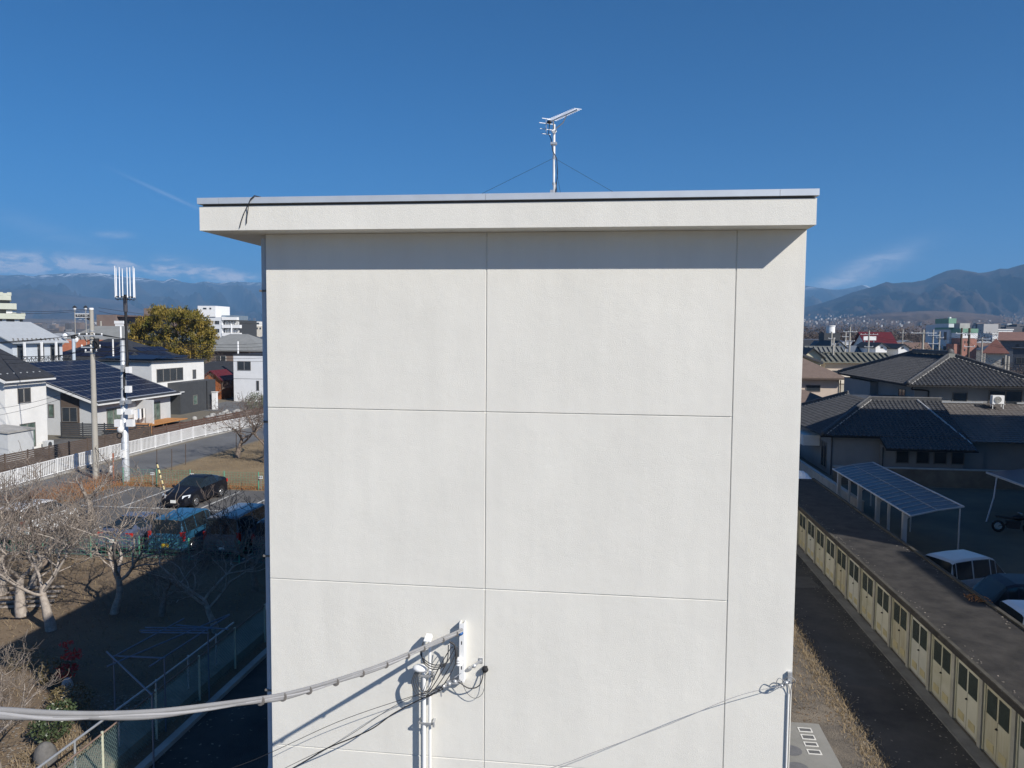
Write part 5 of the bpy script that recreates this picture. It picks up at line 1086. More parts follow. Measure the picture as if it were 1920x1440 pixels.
# ---------------------------------------------------------------- tile roofs of the traditional house
def tile_face(mb, e0, e1, r0, r1, pitch=.30, course=.27, amp=.075):
    """pantiled slope: eave e0-e1, ridge r0-r1 (r0 above e0 side); columns stay parallel to the fall line and are cut at hips"""
    e0, e1, r0, r1 = (np.array(p, float) for p in (e0, e1, r0, r1)); U = e1-e0; Lu = np.linalg.norm(U); U /= Lu
    nrm = np.cross(U, r0-e0); nrm /= np.linalg.norm(nrm)
    if nrm[2] < 0: nrm = -nrm
    Vv = np.cross(nrm, U)
    if Vv[2] < 0: Vv = -Vv
    Lv = np.dot(r0-e0, Vv); ua, ub = np.dot(r0-e0, U), np.dot(r1-e0, U); nv = max(int(Lv/course), 1); sub = 4; nu = int(Lu/(pitch/sub))
    for j in range(nv):
        v0, v1 = Lv*j/nv, Lv*(j+1)/nv; vm = (v0+v1)/2; lo = ua*vm/Lv; hi = Lu+(ub-Lu)*vm/Lv
        us = np.clip(np.arange(nu+1)*(pitch/sub), lo, hi); us = np.unique(us)
        if len(us) < 2: continue
        hgt = amp*(.5+.5*np.cos(2*np.pi*us/pitch))**2.6
        p0 = e0+us[:, None]*U+v0*Vv+(hgt+.045)[:, None]*nrm; p1 = e0+us[:, None]*U+v1*Vv+(hgt+.012)[:, None]*nrm; pb = e0+us[:, None]*U+v0*Vv+(hgt-.01)[:, None]*nrm
        n = len(us); vs = np.concatenate([p0, p1, pb]).tolist()
        mb.add(vs, [(k, k+1, n+k+1, n+k) for k in range(n-1)]+[(2*n+k, 2*n+k+1, k+1, k) for k in range(n-1)])
def ridge(mb, mbm, pts, r=.15):
    for a, b in zip(pts[:-1], pts[1:]):
        a, b = np.array(a, float), np.array(b, float)
        if mbm is not None: s_ = np.cross((b-a)/np.linalg.norm(b-a), (0, 0, 1)); s_ /= np.linalg.norm(s_); mbm.bar(a+(0, 0, .03), b+(0, 0, .03), .38, .02)
        mb.bar(a+(0, 0, .10), b+(0, 0, .10), .26, .22); mb.tube([a+(0, 0, .25), b+(0, 0, .25)], .10, 8)
        mb.ball(tuple(a+(0, 0, .17)), .17, .17, .2); L = np.linalg.norm(b-a); n = int(L/.3)
        if mbm is not None:
            d = (b-a)/L; s = np.cross(d, (0, 0, 1)); s /= np.linalg.norm(s)
            for k in range(n):
                c = a+(b-a)*(k+.5)/n
                for sg_ in (-1, 1): mbm.box(c[0]+s[0]*.15*sg_-.05, c[0]+s[0]*.15*sg_+.05, c[1]+s[1]*.15*sg_-.05, c[1]+s[1]*.15*sg_+.05, c[2]+.03, c[2]+.075)
jh = thing('tiled_house', 'large two-storey house with dark grey pantiled hip roofs and grey walls on the right', 'house', (24, 66, 0))
m_jw = M('grey_clay_wall', (.25, .255, .26), .9, .08, .6, .15, 10)
ux0, ux1, uy0, uy1, uz = 22.57, 32.45, 61.6, 79.2, 6.3; rx, ry0, ry1, rz_ = 27.5, 66.4, 74.0, 8.42
MB().box(23.4, 31.6, 62.4, 78.4, 0, 6.25).box(22.75, 23.399, 70.5, 78.0, 0, 6.0).build('upper_wall', m_jw, jh)
t_ = MB(); tile_face(t_, (ux0, uy0, uz), (ux1, uy0, uz), (rx, ry0, rz_), (rx, ry0, rz_)); tile_face(t_, (ux0, uy1, uz), (ux0, uy0, uz), (rx, ry1, rz_), (rx, ry0, rz_))
t_.add([(ux1, uy0, uz), (ux1, uy1, uz), (rx, ry1, rz_), (rx, ry0, rz_), (ux0, uy1, uz)], [(0, 1, 2, 3), (1, 4, 2)]); t_.add([(ux0, uy0, uz-.02), (ux1, uy0, uz-.02), (ux1, uy1, uz-.02), (ux0, uy1, uz-.02)], [(3, 2, 1, 0)])
up_r = t_.build('upper_roof', m_tile, jh)
q = MB(); qm = MB(); ridge(q, qm, [(ux0+.1, uy0+.1, uz), (rx, ry0, rz_)]); ridge(q, qm, [(ux1, uy0, uz), (rx, ry0, rz_)]); ridge(q, None, [(rx, ry0, rz_+.1), (rx, ry1, rz_+.1)]); ridge(q, None, [(ux0, uy1, uz), (rx, ry1, rz_)])
q.ball((rx, ry0-.12, rz_+.25), .3, .14, .38); q.build('ridge', m_tile, up_r); qm.build('ridge_mortar', m_tilec, up_r)
MB().box(rx-.26, rx+.26, ry0-.4, ry0-.27, rz_-.12, rz_+.22).build('ridge_end_tile', M('pale_ridge_tile', (.24, .24, .22), .7, .1, 4), up_r)
MB().box(ux0-.08, ux1, uy0-.10, uy0, uz-.10, uz-.01).box(ux0-.1, ux0, uy0, uy1, uz-.10, uz-.01).build('gutter', m_black, jh)
MB().tube(smooth_path([(23.0, 61.7, 6.1), (23.1, 62.0, 5.95), (24.3, 62.3, 5.85), (24.4, 62.32, 5.6), (24.4, 62.32, 4.7)], 3), .05, 6).build('downpipe', m_black, jh)
for a in (('-y', 62.4, 26.15, 27.25, 4.95, 5.75, 1), ('-y', 62.4, 28.75, 31.15, 4.85, 5.95, 2), ('-x', 23.4, 64.2, 65.6, 4.9, 5.8, 2)): window(jh, *a)
# lower storey
MB().box(15.95, 26.3, 57.3, 76.0, 0, 2.85).build('lower_wall', m_jw, jh)
MB().box(19.3, 24.6, 56.5, 57.29, 0, 2.3).build('lower_bay_wall', m_jw, jh)
lz, lzr = 2.92, 5.15
t_ = MB(); tile_face(t_, (15.15, 56.6, lz), (18.6, 56.6, lz), (19.9, 61.4, lzr), (19.9, 61.4, lzr)); 
t_ = MB(); tile_face(t_, (15.15, 56.6, lz), (24.9, 56.6, lz), (19.75, 61.2, lzr), (24.9, 61.2, lzr)); tile_face(t_, (15.15, 72.0, lz), (15.15, 56.6, lz), (19.75, 66.5, lzr), (19.75, 61.2, lzr))
t_.add([(19.75, 61.2, lzr), (24.9, 61.2, lzr), (24.9, 66.5, lzr), (19.75, 66.5, lzr)], [(0, 1, 2, 3)]); t_.add([(15.15, 56.6, lz-.02), (24.9, 56.6, lz-.02), (24.9, 72, lz-.02), (15.15, 72, lz-.02)], [(3, 2, 1, 0)])
t_.add([(15.15, 72, lz), (19.75, 66.5, lzr), (24.9, 66.5, lzr), (24.9, 72, lz)], [(0, 1, 2, 3)])
lr = t_.build('lower_roof', m_tile, jh)
t_ = MB(); tile_face(t_, (19.0, 55.2, 2.27), (24.95, 55.2, 2.27), (19.0, 56.62, 2.9), (24.95, 56.62, 2.9)); t_.add([(19.0, 55.2, 2.24), (24.95, 55.2, 2.24), (24.95, 56.6, 2.87), (19, 56.6, 2.87)], [(3, 2, 1, 0)]); t_.build('bay_roof', m_tile, jh)
q = MB(); qm = MB(); ridge(q, qm, [(15.25, 56.7, lz), (19.75, 61.2, lzr)]); ridge(q, None, [(19.75, 61.25, lzr-.05), (24.9, 61.25, lzr-.05)]); q.build('ridge', m_tile, lr); qm.build('ridge_mortar', m_tilec, lr); q = MB(); qm = MB(); ridge(q, qm, [(15.25, 71.9, lz), (19.75, 66.5, lzr)]); q.build('ridge', m_tile, lr); qm.build('ridge_mortar', m_tilec, lr)
MB().bar((23.15, 61.1, lzr+.06), (24.85, 56.0, 2.62), .10, .12).build('roof_pipe', m_steel, jh)
MB().box(15.05, 19.0, 56.5, 56.6, lz-.12, lz-.02).box(19.0, 24.95, 55.1, 55.2, 2.15, 2.25).build('gutter', m_black, jh)
# right annex with its own metal-tiled lean-to
MB().box(24.91, 36, 57.6, 62.39, 0, 2.9).build('annex_wall', m_jw, jh)
t_ = MB(); tile_face(t_, (24.95, 56.2, 2.75), (36.5, 56.2, 2.75), (24.95, 62.2, 4.95), (36.5, 62.2, 4.95), .33, .3, .03); t_.add([(24.95, 56.2, 2.72), (36.5, 56.2, 2.72), (36.5, 62.2, 4.9), (24.95, 62.2, 4.9)], [(3, 2, 1, 0)]); t_.build('annex_roof', M('brown_grey_tile', (.10, .09, .085), .5, .25, 3, spec=.5, rgb2=(.15, .14, .135)), jh)
MB().box(24.95, 28.2, 62.0, 62.2, 4.97, 5.08).box(30.6, 36.5, 62.0, 62.2, 4.97, 5.08).build('flashing', m_steel, jh)
for x in (20.6, 21.95, 23.1, 24.5-.25): window(jh, '-y', 56.5, x-.48, x+.42, 1.1, 2.0, 1)
window(jh, '-x', 15.95, 58.2, 59.6, .3, 2.2, 2)
MB().tube([(19.25, 56.45, 0), (19.25, 56.45, 2.2)], .045, 6).tube([(16.0, 57.2, 0), (16.0, 57.2, 2.8)], .045, 6).build('downpipe', m_dgrey, jh)
MB().box(14.7, 15.9, 60, 63, 1.7, 2.5).build('awning_box', m_framew, jh)
ac = thing('air_conditioner', 'white air conditioner unit on a stand on the lower tiled roof', 'air conditioner', (29.4, 61.3, 4.75))
ax, az_ = gy(1860, 750, 61)[0], 0; z0a = gy(1870, 757, 61)[2]; ax1 = gy(1882, 750, 61)[0]
MB().box(ax, ax1, 60.9, 61.3, z0a, z0a+.62).build('casing', m_white, ac); q = MB(); q.tube([(ax+.36, 60.9, z0a+.31), (ax+.36, 60.87, z0a+.31)], .25, 20); fo = q.build('fan_grille', M('grille_grey', (.20, .20, .19), .6, .2, 30), ac)
q = MB()
for r_ in (.09, .17, .245): q.tube([(ax+.36+r_*math.cos(2*math.pi*k/20), 60.862, z0a+.31+r_*math.sin(2*math.pi*k/20)) for k in range(21)], .009, 4)
q.build('grille_ring', m_offw, fo)
q = MB()
for x in (ax+.02, ax1-.06): q.box(x, x+.04, 60.92, 60.96, z0a-.38, z0a); q.box(x, x+.04, 61.24, 61.28, z0a-.25, z0a); q.box(x, x+.04, 60.7, 61.3, z0a-.04, z0a-.002)
q.build('stand', m_white, ac)
# garden wall, carport, second carport
gw = thing('block_wall', 'dark weathered garden wall in shadow before the tiled house', 'wall', (26, 53.8, 0)); MB().box(15.2, 42, 53.7, 53.95, 0, 1.15).build('wall', M('weathered_block', (.15, .13, .105), .95, .25, .8, .3, 8), gw); MB().box(15.2, 42, 53.66, 53.99, 1.151, 1.21).build('coping', m_conc, gw)
lw = thing('boundary_wall', 'low concrete boundary wall running beside the sheds to the tiled house', 'wall', (13.6, 56, 0)); MB().box(13.9, 14.1, 44, 70, 0, .85).build('wall', m_conc, lw); MB().box(13.86, 14.14, 44, 70, .851, .90).build('coping', m_conc, lw)
cpn = thing('carport', 'long carport with a blue translucent panel roof on grey posts', 'carport', (14.3, 41, 0))
m_pan = M('blue_panel', (.012, .02, .055), .3, .25, .35, spec=.18); m_cpf = M('grey_post', (.42, .43, .45), .5, .08, 3, metal=.3)
c00, c10, c11, c01 = (12.85, 34.1), (15.65, 35.6), (15.65, 47.6), (12.85, 45.6)
def cpt(u, v, dz=0.0):
    x = 12.85+2.8*u; ya = 34.1+1.6*u; yb = 45.6+1.9*u; return (x, ya+(yb-ya)*v, 2.36+.14*u+dz+.05*math.sin(math.pi*u))
q = MB(); fr = MB(); NR = 17
for k in range(NR):
    v0, v1 = k/NR+.004, (k+1)/NR-.004
    for (ua, ub) in ((.01, .495), (.505, .99)):
        um = (ua+ub)/2
        q.slab([cpt(ua, v0), cpt(um, v0), cpt(um, v1), cpt(ua, v1)], .012); q.slab([cpt(um, v0), cpt(ub, v0), cpt(ub, v1), cpt(um, v1)], .012)
for k in range(NR+1): fr.tube([cpt(0, k/NR, .012), cpt(.5, k/NR, .012), cpt(1, k/NR, .012)], .020 if 0 < k < NR else .045, 5)
for u in (0, .5, 1): fr.tube([cpt(u, 0, .012), cpt(u, 1, .012)], .045 if u != .5 else .015, 5)
q.build('roof_panels', m_pan, cpn); fr.build('roof_frame', m_cpf, cpn)
for (px, pb) in ((1572, 925), (1587, 936), (1605, 948), (1637, 970), (1657, 983), (1684, 992)):
    y = gz(px, pb)[1]*.0+np.interp(px, [1572, 1587, 1605, 1637, 1657, 1684], [45.0, 43.1, 41.4, 38.7, 37.2, 35.3]); w_ = .09 if px not in (1587, 1657) else .05
    MB().box(13.05-w_, 13.05+w_, y-w_, y+w_, 0, 2.33).build('post', m_cpf, cpn)
for y in (35.6, 41.0, 47): MB().tube([(15.45, y, 0), (15.45, y, 2.45)], .04, 6).build('post', m_cpf, cpn)
q = MB()
for y in (45, 41.4, 38.7, 35.3): q.bar((13.05, y, 1.9), (13.6, y+.1, 2.36), .05)
q.build('brace', m_cpf, cpn)
cp2 = thing('small_carport', 'second small carport edge at the right frame edge in shadow', 'carport', (23.5, 45, 0)); e = [gz(1850, 886, 2.3), gz(1935, 917, 2.3)]
a0 = np.array(e[0]); a1 = np.array(e[1]); q = MB(); q.slab([tuple(a0), tuple(a1), tuple(a1+(6, 3, .15)), tuple(a0+(6, 3, .15))], .06); q.build('roof_panels', m_pan, cp2); MB().bar(a0, a1, .10).build('front_beam', m_cpf, cp2)
pp = a0+(a1-a0)*.25; MB().tube([(pp[0]-1.0, pp[1]-1.2, 0), (pp[0]-.3, pp[1]-.4, 1.2), tuple(pp)], .045, 6).build('post', m_cpf, cp2)
structure('yard_slab', MB().quad((20.6, 40.4, .012), (19.6, 26, .012), (34, 26, .012), (34, 47, .012)), M('dark_slab', (.12, .12, .13), .85, .2, .6))
# white covered trailer behind the sheds
wt = thing('covered_trailer', 'white box with a crumpled white cover behind the far end of the sheds', 'trailer', (11.6, 46.6, 0))
x0t, x1t = gy(1490, 905, 46)[0], gy(1540, 905, 46)[0]; MB().box(x0t, x1t, 45.9, 48.2, .35, 1.15).build('box', m_white, wt)
q = MB(); nx_ = 10; vs = []; fs = []
for i in range(nx_+1):
    for j in range(8): u, v = i/nx_, j/7; vs.append((x0t+(x1t-x0t)*u, 45.85+2.35*v, 1.16+.75*math.sin(math.pi*min(u*1.15, 1))*math.sin(math.pi*(v*.9+.05))**.6+.07*math.sin(9*u+5*v)+.05*random.random()))
for i in range(nx_):
    for j in range(7): fs.append((i*8+j, i*8+8+j, i*8+9+j, i*8+1+j))
q.add(vs, fs); q.build('cover', m_white, wt)
for x in (x0t+.4, x1t-.4): MB().tube([(x, 45.95, .3), (x, 46.15, .3)], .3, 14).build('wheel', m_tyre, wt)
# cars in the yard
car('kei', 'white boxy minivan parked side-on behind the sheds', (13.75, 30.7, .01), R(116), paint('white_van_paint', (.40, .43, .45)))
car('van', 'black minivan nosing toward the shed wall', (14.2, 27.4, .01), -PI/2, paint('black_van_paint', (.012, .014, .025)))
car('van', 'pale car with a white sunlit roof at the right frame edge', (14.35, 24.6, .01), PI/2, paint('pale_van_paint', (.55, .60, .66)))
# motorcycle
mc = thing('motorcycle', 'black motorcycle parked in the shade near the right frame edge', 'motorcycle', (gz(1900, 1000)[0], gz(1900, 1000)[1], .012), R(75))
for y in (-.68, .68):
    q = MB(); q.tube([(.0+.27*math.cos(2*PI*k/18)*0, y+.25*math.cos(2*PI*k/18), .30+.25*math.sin(2*PI*k/18)) for k in range(19)], .055, 6); ty = q.build('tyre', m_tyre, mc, True)
    q = MB(); q.tube([(-.03, y, .3), (.03, y, .3)], .17, 12); q.build('rim', m_rim, ty, True)
q = MB(); q.hexa([(-.16, -.25, .25), (.16, -.25, .25), (.16, .3, .25), (-.16, .3, .25)], [(-.13, -.3, .62), (.13, -.3, .62), (.13, .35, .6), (-.13, .35, .6)]); q.tube([(0, .25, .45), (0, .68, .30)], .04, 6); q.build('engine', m_black, mc, True)
q = MB(); q.ball((0, -.18, .80), .15, .30, .14, 12, 8); q.build('fuel_tank', paint('black_paint', (0, 0, 0)), mc, True)
q = MB(); q.hexa([(-.13, .05, .70), (.13, .05, .70), (.11, .80, .76), (-.11, .80, .76)], [(-.12, .08, .80), (.12, .08, .80), (.09, .85, .85), (-.09, .85, .85)]); q.build('saddle', m_black, mc, True)
q = MB(); q.tube([(-.07, -.68, .3), (-.07, -.42, .95)], .025, 6); q.tube([(.07, -.68, .3), (.07, -.42, .95)], .025, 6); q.tube([(-.36, -.22, 1.02), (-.2, -.36, 1.0), (.2, -.36, 1.0), (.36, -.22, 1.02)], .016, 6); q.tube([(.18, .1, .32), (.2, .9, .45)], .05, 8); q.build('fork_and_bars', m_chrome, mc, True)
q = MB(); q.ball((0, -.55, .85), .10, .08, .10); q.build('headlight', m_lens, mc, True)
shrub('low_weeds', 'dark low weeds behind the middle of the shed row', (12.3, 36, 0), [('leaves', m_olv, [(250, (0, 0, .2), .5, .14, .5), (250, (-.2, 2.5, .2), .5, .14, .5), (250, (.1, -3, .2), .6, .14, .5)])], None, 'weeds')
# ---------------------------------------------------------------- houses beyond on the right
bh = house('beige_house', 'beige house with brown hip roofs right beside the edge of the block', 14, 24.3, 85, 95, 5.55, 'hip', 3.0, m_beige, m_brownroof, .7, wins=[('-y', 85, 20.9, 22.4, 4.05, 4.75, 1)])
MB().box(13.3, 25.05, 84.2, 84.3, 5.38, 5.52).tube([(24.4, 84.9, 0), (24.4, 84.9, 5.3)], .06, 6).build('gutter', m_brownw, bh)
roof_shape('hip', 14.5, 22.8, 78.2, 84.2, 2.9, 1.6, .6).build('porch_roof', m_brownroof, bh); MB().box(15, 22.3, 78.8, 84.1, 0, 2.85).build('porch_wall', m_beige, bh)
sc = thing('scaffold', 'small steel scaffold frame beside the beige house', 'scaffold', (25.6, 84, 0)); q = MB()
for x in (24.9, 25.7, 26.6):
    for y in (84, 85): q.tube([(x, y, 0), (x, y, 4.6)], .03, 5)
for z in (1.5, 2.6, 3.7, 4.5): q.bar((24.8, 84, z), (26.7, 84, z), .05); q.bar((24.8, 84, z-.9), (26.6, 84, z), .03)
q.build('frame', m_steel, sc); MB().box(24.8, 26.9, 87, 87.2, 0, 4.7).build('sheeting', M('pale_sheet', (.50, .47, .40), .9, .15, 1), sc)
def ribbed_house(name, label, x0, x1, y0, y1, h, rise, wm, rm, o, wins=(), pitch=.5):
    t = thing(name, label, 'house', ((x0+x1)/2, (y0+y1)/2, 0)); wall_shape('gable_x', x0, x1, y0, y1, h, rise).build('wall', wm, t); rf = roof_shape('gable_x', x0, x1, y0, y1, h, rise, o).build('roof', rm, t)
    q = MB(); yc = (y0+y1)/2; hw = (y1-y0)/2+o; n = int((x1-x0+2*o)/pitch)
    for k in range(n+1): x = x0-o+pitch*k; q.bar((x, y0-o, h-rise*o/hw+.22), (x, yc, h+rise+.22), .20, .26)
    q.bar((x0-o, yc, h+rise+.2), (x1+o, yc, h+rise+.2), .35, .3); q.build('roof_ribs', rm, rf)
    for a in wins: window(t, *a)
    return t
xr_ = gy(1548, 670, 118)[0]; rh = ribbed_house('ribbed_roof_house', 'long house with a strongly ribbed olive-grey tile roof behind the beige house', xr_, gy(1668, 670, 118)[0], 118, 124.5, 6.2, 1.0, m_beige, m_olive, .7, [('-y', 118, xr_+1, xr_+3, 3.4, 4.9, 2)], .78)
MB().box(gy(1560, 670, 118)[0], 53, 117.6, 117.99, 3.0, 4.4).build('balcony', m_cream, rh)
gh2 = house('cream_gable_house', 'cream gabled house with black eaves at the edge of the block', gy(1508, 665, 112)[0], gy(1540, 665, 112)[0], 112, 122, 7.1, 'gable_y', 1.05, M('yellow_cream', (.60, .57, .43), .85, .06, 1), m_slate, .5)
MB().slab([gy(1495, 662, 110.5), gy(1543, 681, 110.5), gy(1544, 678, 111.9), gy(1495, 659, 111.9)], .16).build('lower_eave', m_slate, gh2)
ribbed_house('ribbed_roof_house', 'smaller house with a ribbed grey roof behind the cream gabled house', gy(1528, 660, 133)[0], gy(1580, 660, 133)[0], 133, 140, 6.2, 1.7, m_cream, M('grey_ribbed', (.17, .175, .165), .7, .15, 2), .8, pitch=.75)
def gabled(label, pxa, pxb, pye, pyp, pyb, Y, deep=12, wm=None, rm=None, o=.4, name='white_gable_house', hid=0):
    """gable end facing us; left/right wall px, eave y px, peak y px"""
    xa, xb = gy(pxa, pye, Y)[0], gy(pxb, pye, Y)[0]; ze = gy((pxa+pxb)/2, pye, Y)[2]; zp = gy((pxa+pxb)/2, pyp, Y)[2]
    return house(name, label, xa, xb, Y, Y+deep, ze, 'gable_y', zp-ze, wm or m_white, rm or m_slate, o)
h1 = gabled('white gabled house with a dark centre window behind the ribbed roofs', 1561, 1585, 651, 640, 665, 150, 12)
xa = gy(1567, 645, 150)[0]; window(h1, '-y', 150, xa, xa+.55*1.0, gy(1568, 655, 150)[2], gy(1568, 645, 150)[2], 1)
h2 = gabled('white gabled house, the left one of two, with one thin window slit', 1642, 1663, 651, 643.5, 664, 160, 12); x_ = gy(1651, 652, 160)[0]; window(h2, '-y', 160, x_, x_+.45, gy(1652, 653.2, 160)[2], gy(1652, 651.5, 160)[2]+.15, 1)
h3 = gabled('white gabled house, the right one of two, with one thin window slit', 1684.5, 1705, 653, 646, 666, 158, 12); x_ = gy(1690, 652, 158)[0]; window(h3, '-y', 158, x_, x_+.45, gy(1691, 654.2, 158)[2], gy(1691, 652.5, 158)[2]+.15, 1)
house('blue_grey_shed', 'long blue-grey building joined to the left of the two white gabled houses', gy(1590, 650, 166)[0], gy(1641, 650, 166)[0], 166, 176, 5.6, 'gable_x', 2.2, M('blue_grey_cladding', (.20, .23, .27), .8, .1, 1), M('slate_blue_roof', (.13, .15, .18), .6, .1, 1), .5, cat='building', wins=[('-y', 166, gy(1623, 650, 166)[0], gy(1626, 650, 166)[0], 3, 4.6, 1)])
house('grey_link_building', 'low grey building between the two white gabled houses', gy(1664, 650, 164)[0], gy(1684, 650, 164)[0], 164, 172, 5.0, 'gable_x', 1.2, M('blue_grey_cladding', (0, 0, 0)), m_slate, .3, cat='building')
house('red_roof_hall', 'hall with a large dark red roof beyond the white gabled houses', gy(1632, 630, 215)[0], gy(1686, 630, 215)[0], 215, 231, 6.2, 'gable_x', gy(1650, 622, 222)[2]-6.4, m_white, m_redroof, .7, cat='hall')
sgn = thing('white_board_sign', 'white framed board on the roofs before the dark red roof', 'sign', (gy(1630, 634, 190)[0], 190, 0)); xa, xb = gy(1619.5, 634, 190)[0], gy(1643, 634, 190)[0]
MB().box(xa, xb, 190, 190.3, gy(1630, 638, 190)[2], gy(1630, 630.5, 190)[2]).build('board', m_white, sgn); MB().box(xa+.3, xa+.5, 190.31, 190.5, 0, 9).box(xb-.5, xb-.3, 190.31, 190.5, 0, 9).build('post', m_steel, sgn)
wtk = thing('water_tank', 'white cylindrical water tower on a dark base at the right of the block', 'water tower', (gy(1560.5, 620, 260)[0], 262, 0))
xt = gy(1560.5, 620, 260)[0]; MB().cyl(xt, 262, gy(1560, 624.5, 260)[2], gy(1560, 612, 260)[2], 1.35, None, 24).cyl(xt, 262, gy(1560, 611.9, 260)[2], gy(1560, 610.3, 260)[2], 1.5, None, 24).build('tank', m_white, wtk)
MB().box(xt-2.6, xt+2.4, 259.5, 266, 0, gy(1560, 624.6, 260)[2]).build('base', m_dgrey, wtk)
house('dark_roof_barn', 'dark grey-roofed barn left of the white water tower', gy(1500, 640, 240)[0], gy(1541, 640, 240)[0], 240, 252, 6.0, 'gable_x', 2.6, m_dgrey, m_slate, .6, cat='barn')
house('navy_hip_house', 'house with a dark navy hip roof between the water tower and the white gables', gy(1535, 645, 185)[0], gy(1563, 645, 185)[0], 185, 197, 5.6, 'hip', 3.2, m_cream, M('navy_slate', (.05, .055, .07), .6, .15, 1), .7)
house('grey_flat_shop', 'flat grey commercial building behind the poles right of the water tower', gy(1574, 640, 230)[0], gy(1612, 640, 230)[0], 230, 245, 7.4, 'flat', 0, M('dim_grey_wall', (.12, .13, .15), .8, .1, 1), m_framew, .3, cat='building')
# pink and green apartment building
pk = thing('pink_apartments', 'apartment building of pink brick, white bands and green roofs on the right', 'apartment block', (gy(1790, 640, 250)[0], 255, 0))
Yk = 250
def X_(px, Y=Yk): return gy(px, 630, Y)[0]
def Z_(py, px=1800, Y=Yk): return gy(px, py, Y)[2]
m_pink = M('pink_brick', (.36, .175, .135), .85, .1, .8); m_gr = M('green_copper', (.17, .32, .235), .6, .08, .5); m_shw = M('bluish_white', (.60, .62, .64), .8, .05, .5)
MB().box(X_(1801), X_(1832), Yk, Yk+6, 0, Z_(634)).build('brick_wall', m_pink, pk); MB().box(X_(1801)-.1, X_(1832)+.1, Yk-.1, Yk+6.1, Z_(633.9), Z_(624)).build('white_band', m_white, pk); MB().box(X_(1801)-.2, X_(1832)+.2, Yk-.2, Yk+6.15, Z_(623.9), Z_(616)).build('green_roof', m_gr, pk)
MB().box(X_(1791), X_(1800.9), Yk+.5, Yk+6, 0, Z_(645)).build('brick_wall', m_pink, pk)
MB().box(X_(1778, Yk+7), X_(1801, Yk+7), Yk+6.2, Yk+17, 0, Z_(618, 1800, Yk+7)).build('recess_wall', m_shw, pk); MB().box(X_(1778, Yk+7)-.1, X_(1801, Yk+7), Yk+6.1, Yk+17.1, Z_(617.9, 1800, Yk+7), Z_(614, 1800, Yk+7)).build('green_roof', m_gr, pk)
MB().box(X_(1778, Yk+8), X_(1791, Yk+8), Yk+8, Yk+18, Z_(613.9, 1800, Yk+8), Z_(606.5, 1800, Yk+8)).build('white_wall', m_shw, pk); MB().box(X_(1778, Yk+8)-.1, X_(1791, Yk+8)+.1, Yk+7.9, Yk+18.1, Z_(606.4, 1800, Yk+8), Z_(597, 1800, Yk+8)).build('green_roof', m_gr, pk)
MB().box(X_(1779, Yk+8), X_(1786, Yk+8), Yk+18.2, Yk+26, 0, Z_(609, 1800, Yk+18)).build('rear_wing', m_shw, pk); MB().box(X_(1803), X_(1822), Yk+1.5, Yk+5.5, Z_(615.9), Z_(606)).build('roof_screen', M('rooftop_grey', (.40, .39, .37), .8, .15, .6), pk)
MB().cyl(X_(1779, Yk+12), Yk+12, Z_(597, 1800, Yk+8), Z_(594, 1800, Yk+8), .45).build('roof_tank', m_white, pk)
for (px, pa, pb) in ((1809, 624.5, 629), (1813.5, 624.5, 629), (1809, 639, 643.5), (1813.5, 639, 643.5), (1809, 654, 658)): window(pk, '-y', Yk-.1 if pb < 630 else Yk, X_(px), X_(px+2), Z_(pb), Z_(pa), 1)
for (u0, za, zb) in ((2.0, 9.0, 11.5), (6.0, 9.0, 11.5), (2.0, 4.6, 7.0), (6.0, 4.6, 7.0)): window(pk, '-x', X_(1778, Yk+7), Yk+6.2+u0, Yk+8.2+u0, za, zb, 2)
face_view(house('brown_hip_house', 'house with a red-brown hip roof right of the pink apartments', gy(1850, 650, 190)[0], gy(1884, 650, 190)[0], 190, 203, 6.3, 'hip', 3.4, m_cream, M('red_brown_roof', (.17, .075, .06), .8, .12, 1), .8, wins=[('-y', 190, gy(1879, 650, 190)[0], gy(1882, 650, 190)[0], 3.6, 5.2, 1)]), 1867, 190, 13)
face_view(house('long_brown_roof_house', 'long house with a pale red-brown roof at the right frame edge', gy(1880, 640, 240)[0], gy(1940, 640, 240)[0], 240, 252, 9.2, 'gable_x', 2.2, M('dim_grey_wall', (0, 0, 0)), M('pale_red_roof', (.20, .115, .095), .8, .12, 1), .8, wins=[('-y', 240, gy(1905, 640, 240)[0], gy(1912, 640, 240)[0], 5.5, 8, 3)]), 1910, 240, 12)
face_view(house('dark_two_storey_house', 'dark blue-grey two-storey house at the right frame edge', gy(1902, 650, 170)[0], gy(1940, 650, 170)[0], 170, 182, 7.6, 'flat', 0, M('dark_blue_wall', (.07, .08, .10), .8, .1, 1), m_slate, .3, wins=rows('-y', 170, (gy(1908, 650, 170)[0],), (4.5,), 1.8, 1.3)), 1921, 170, 12)
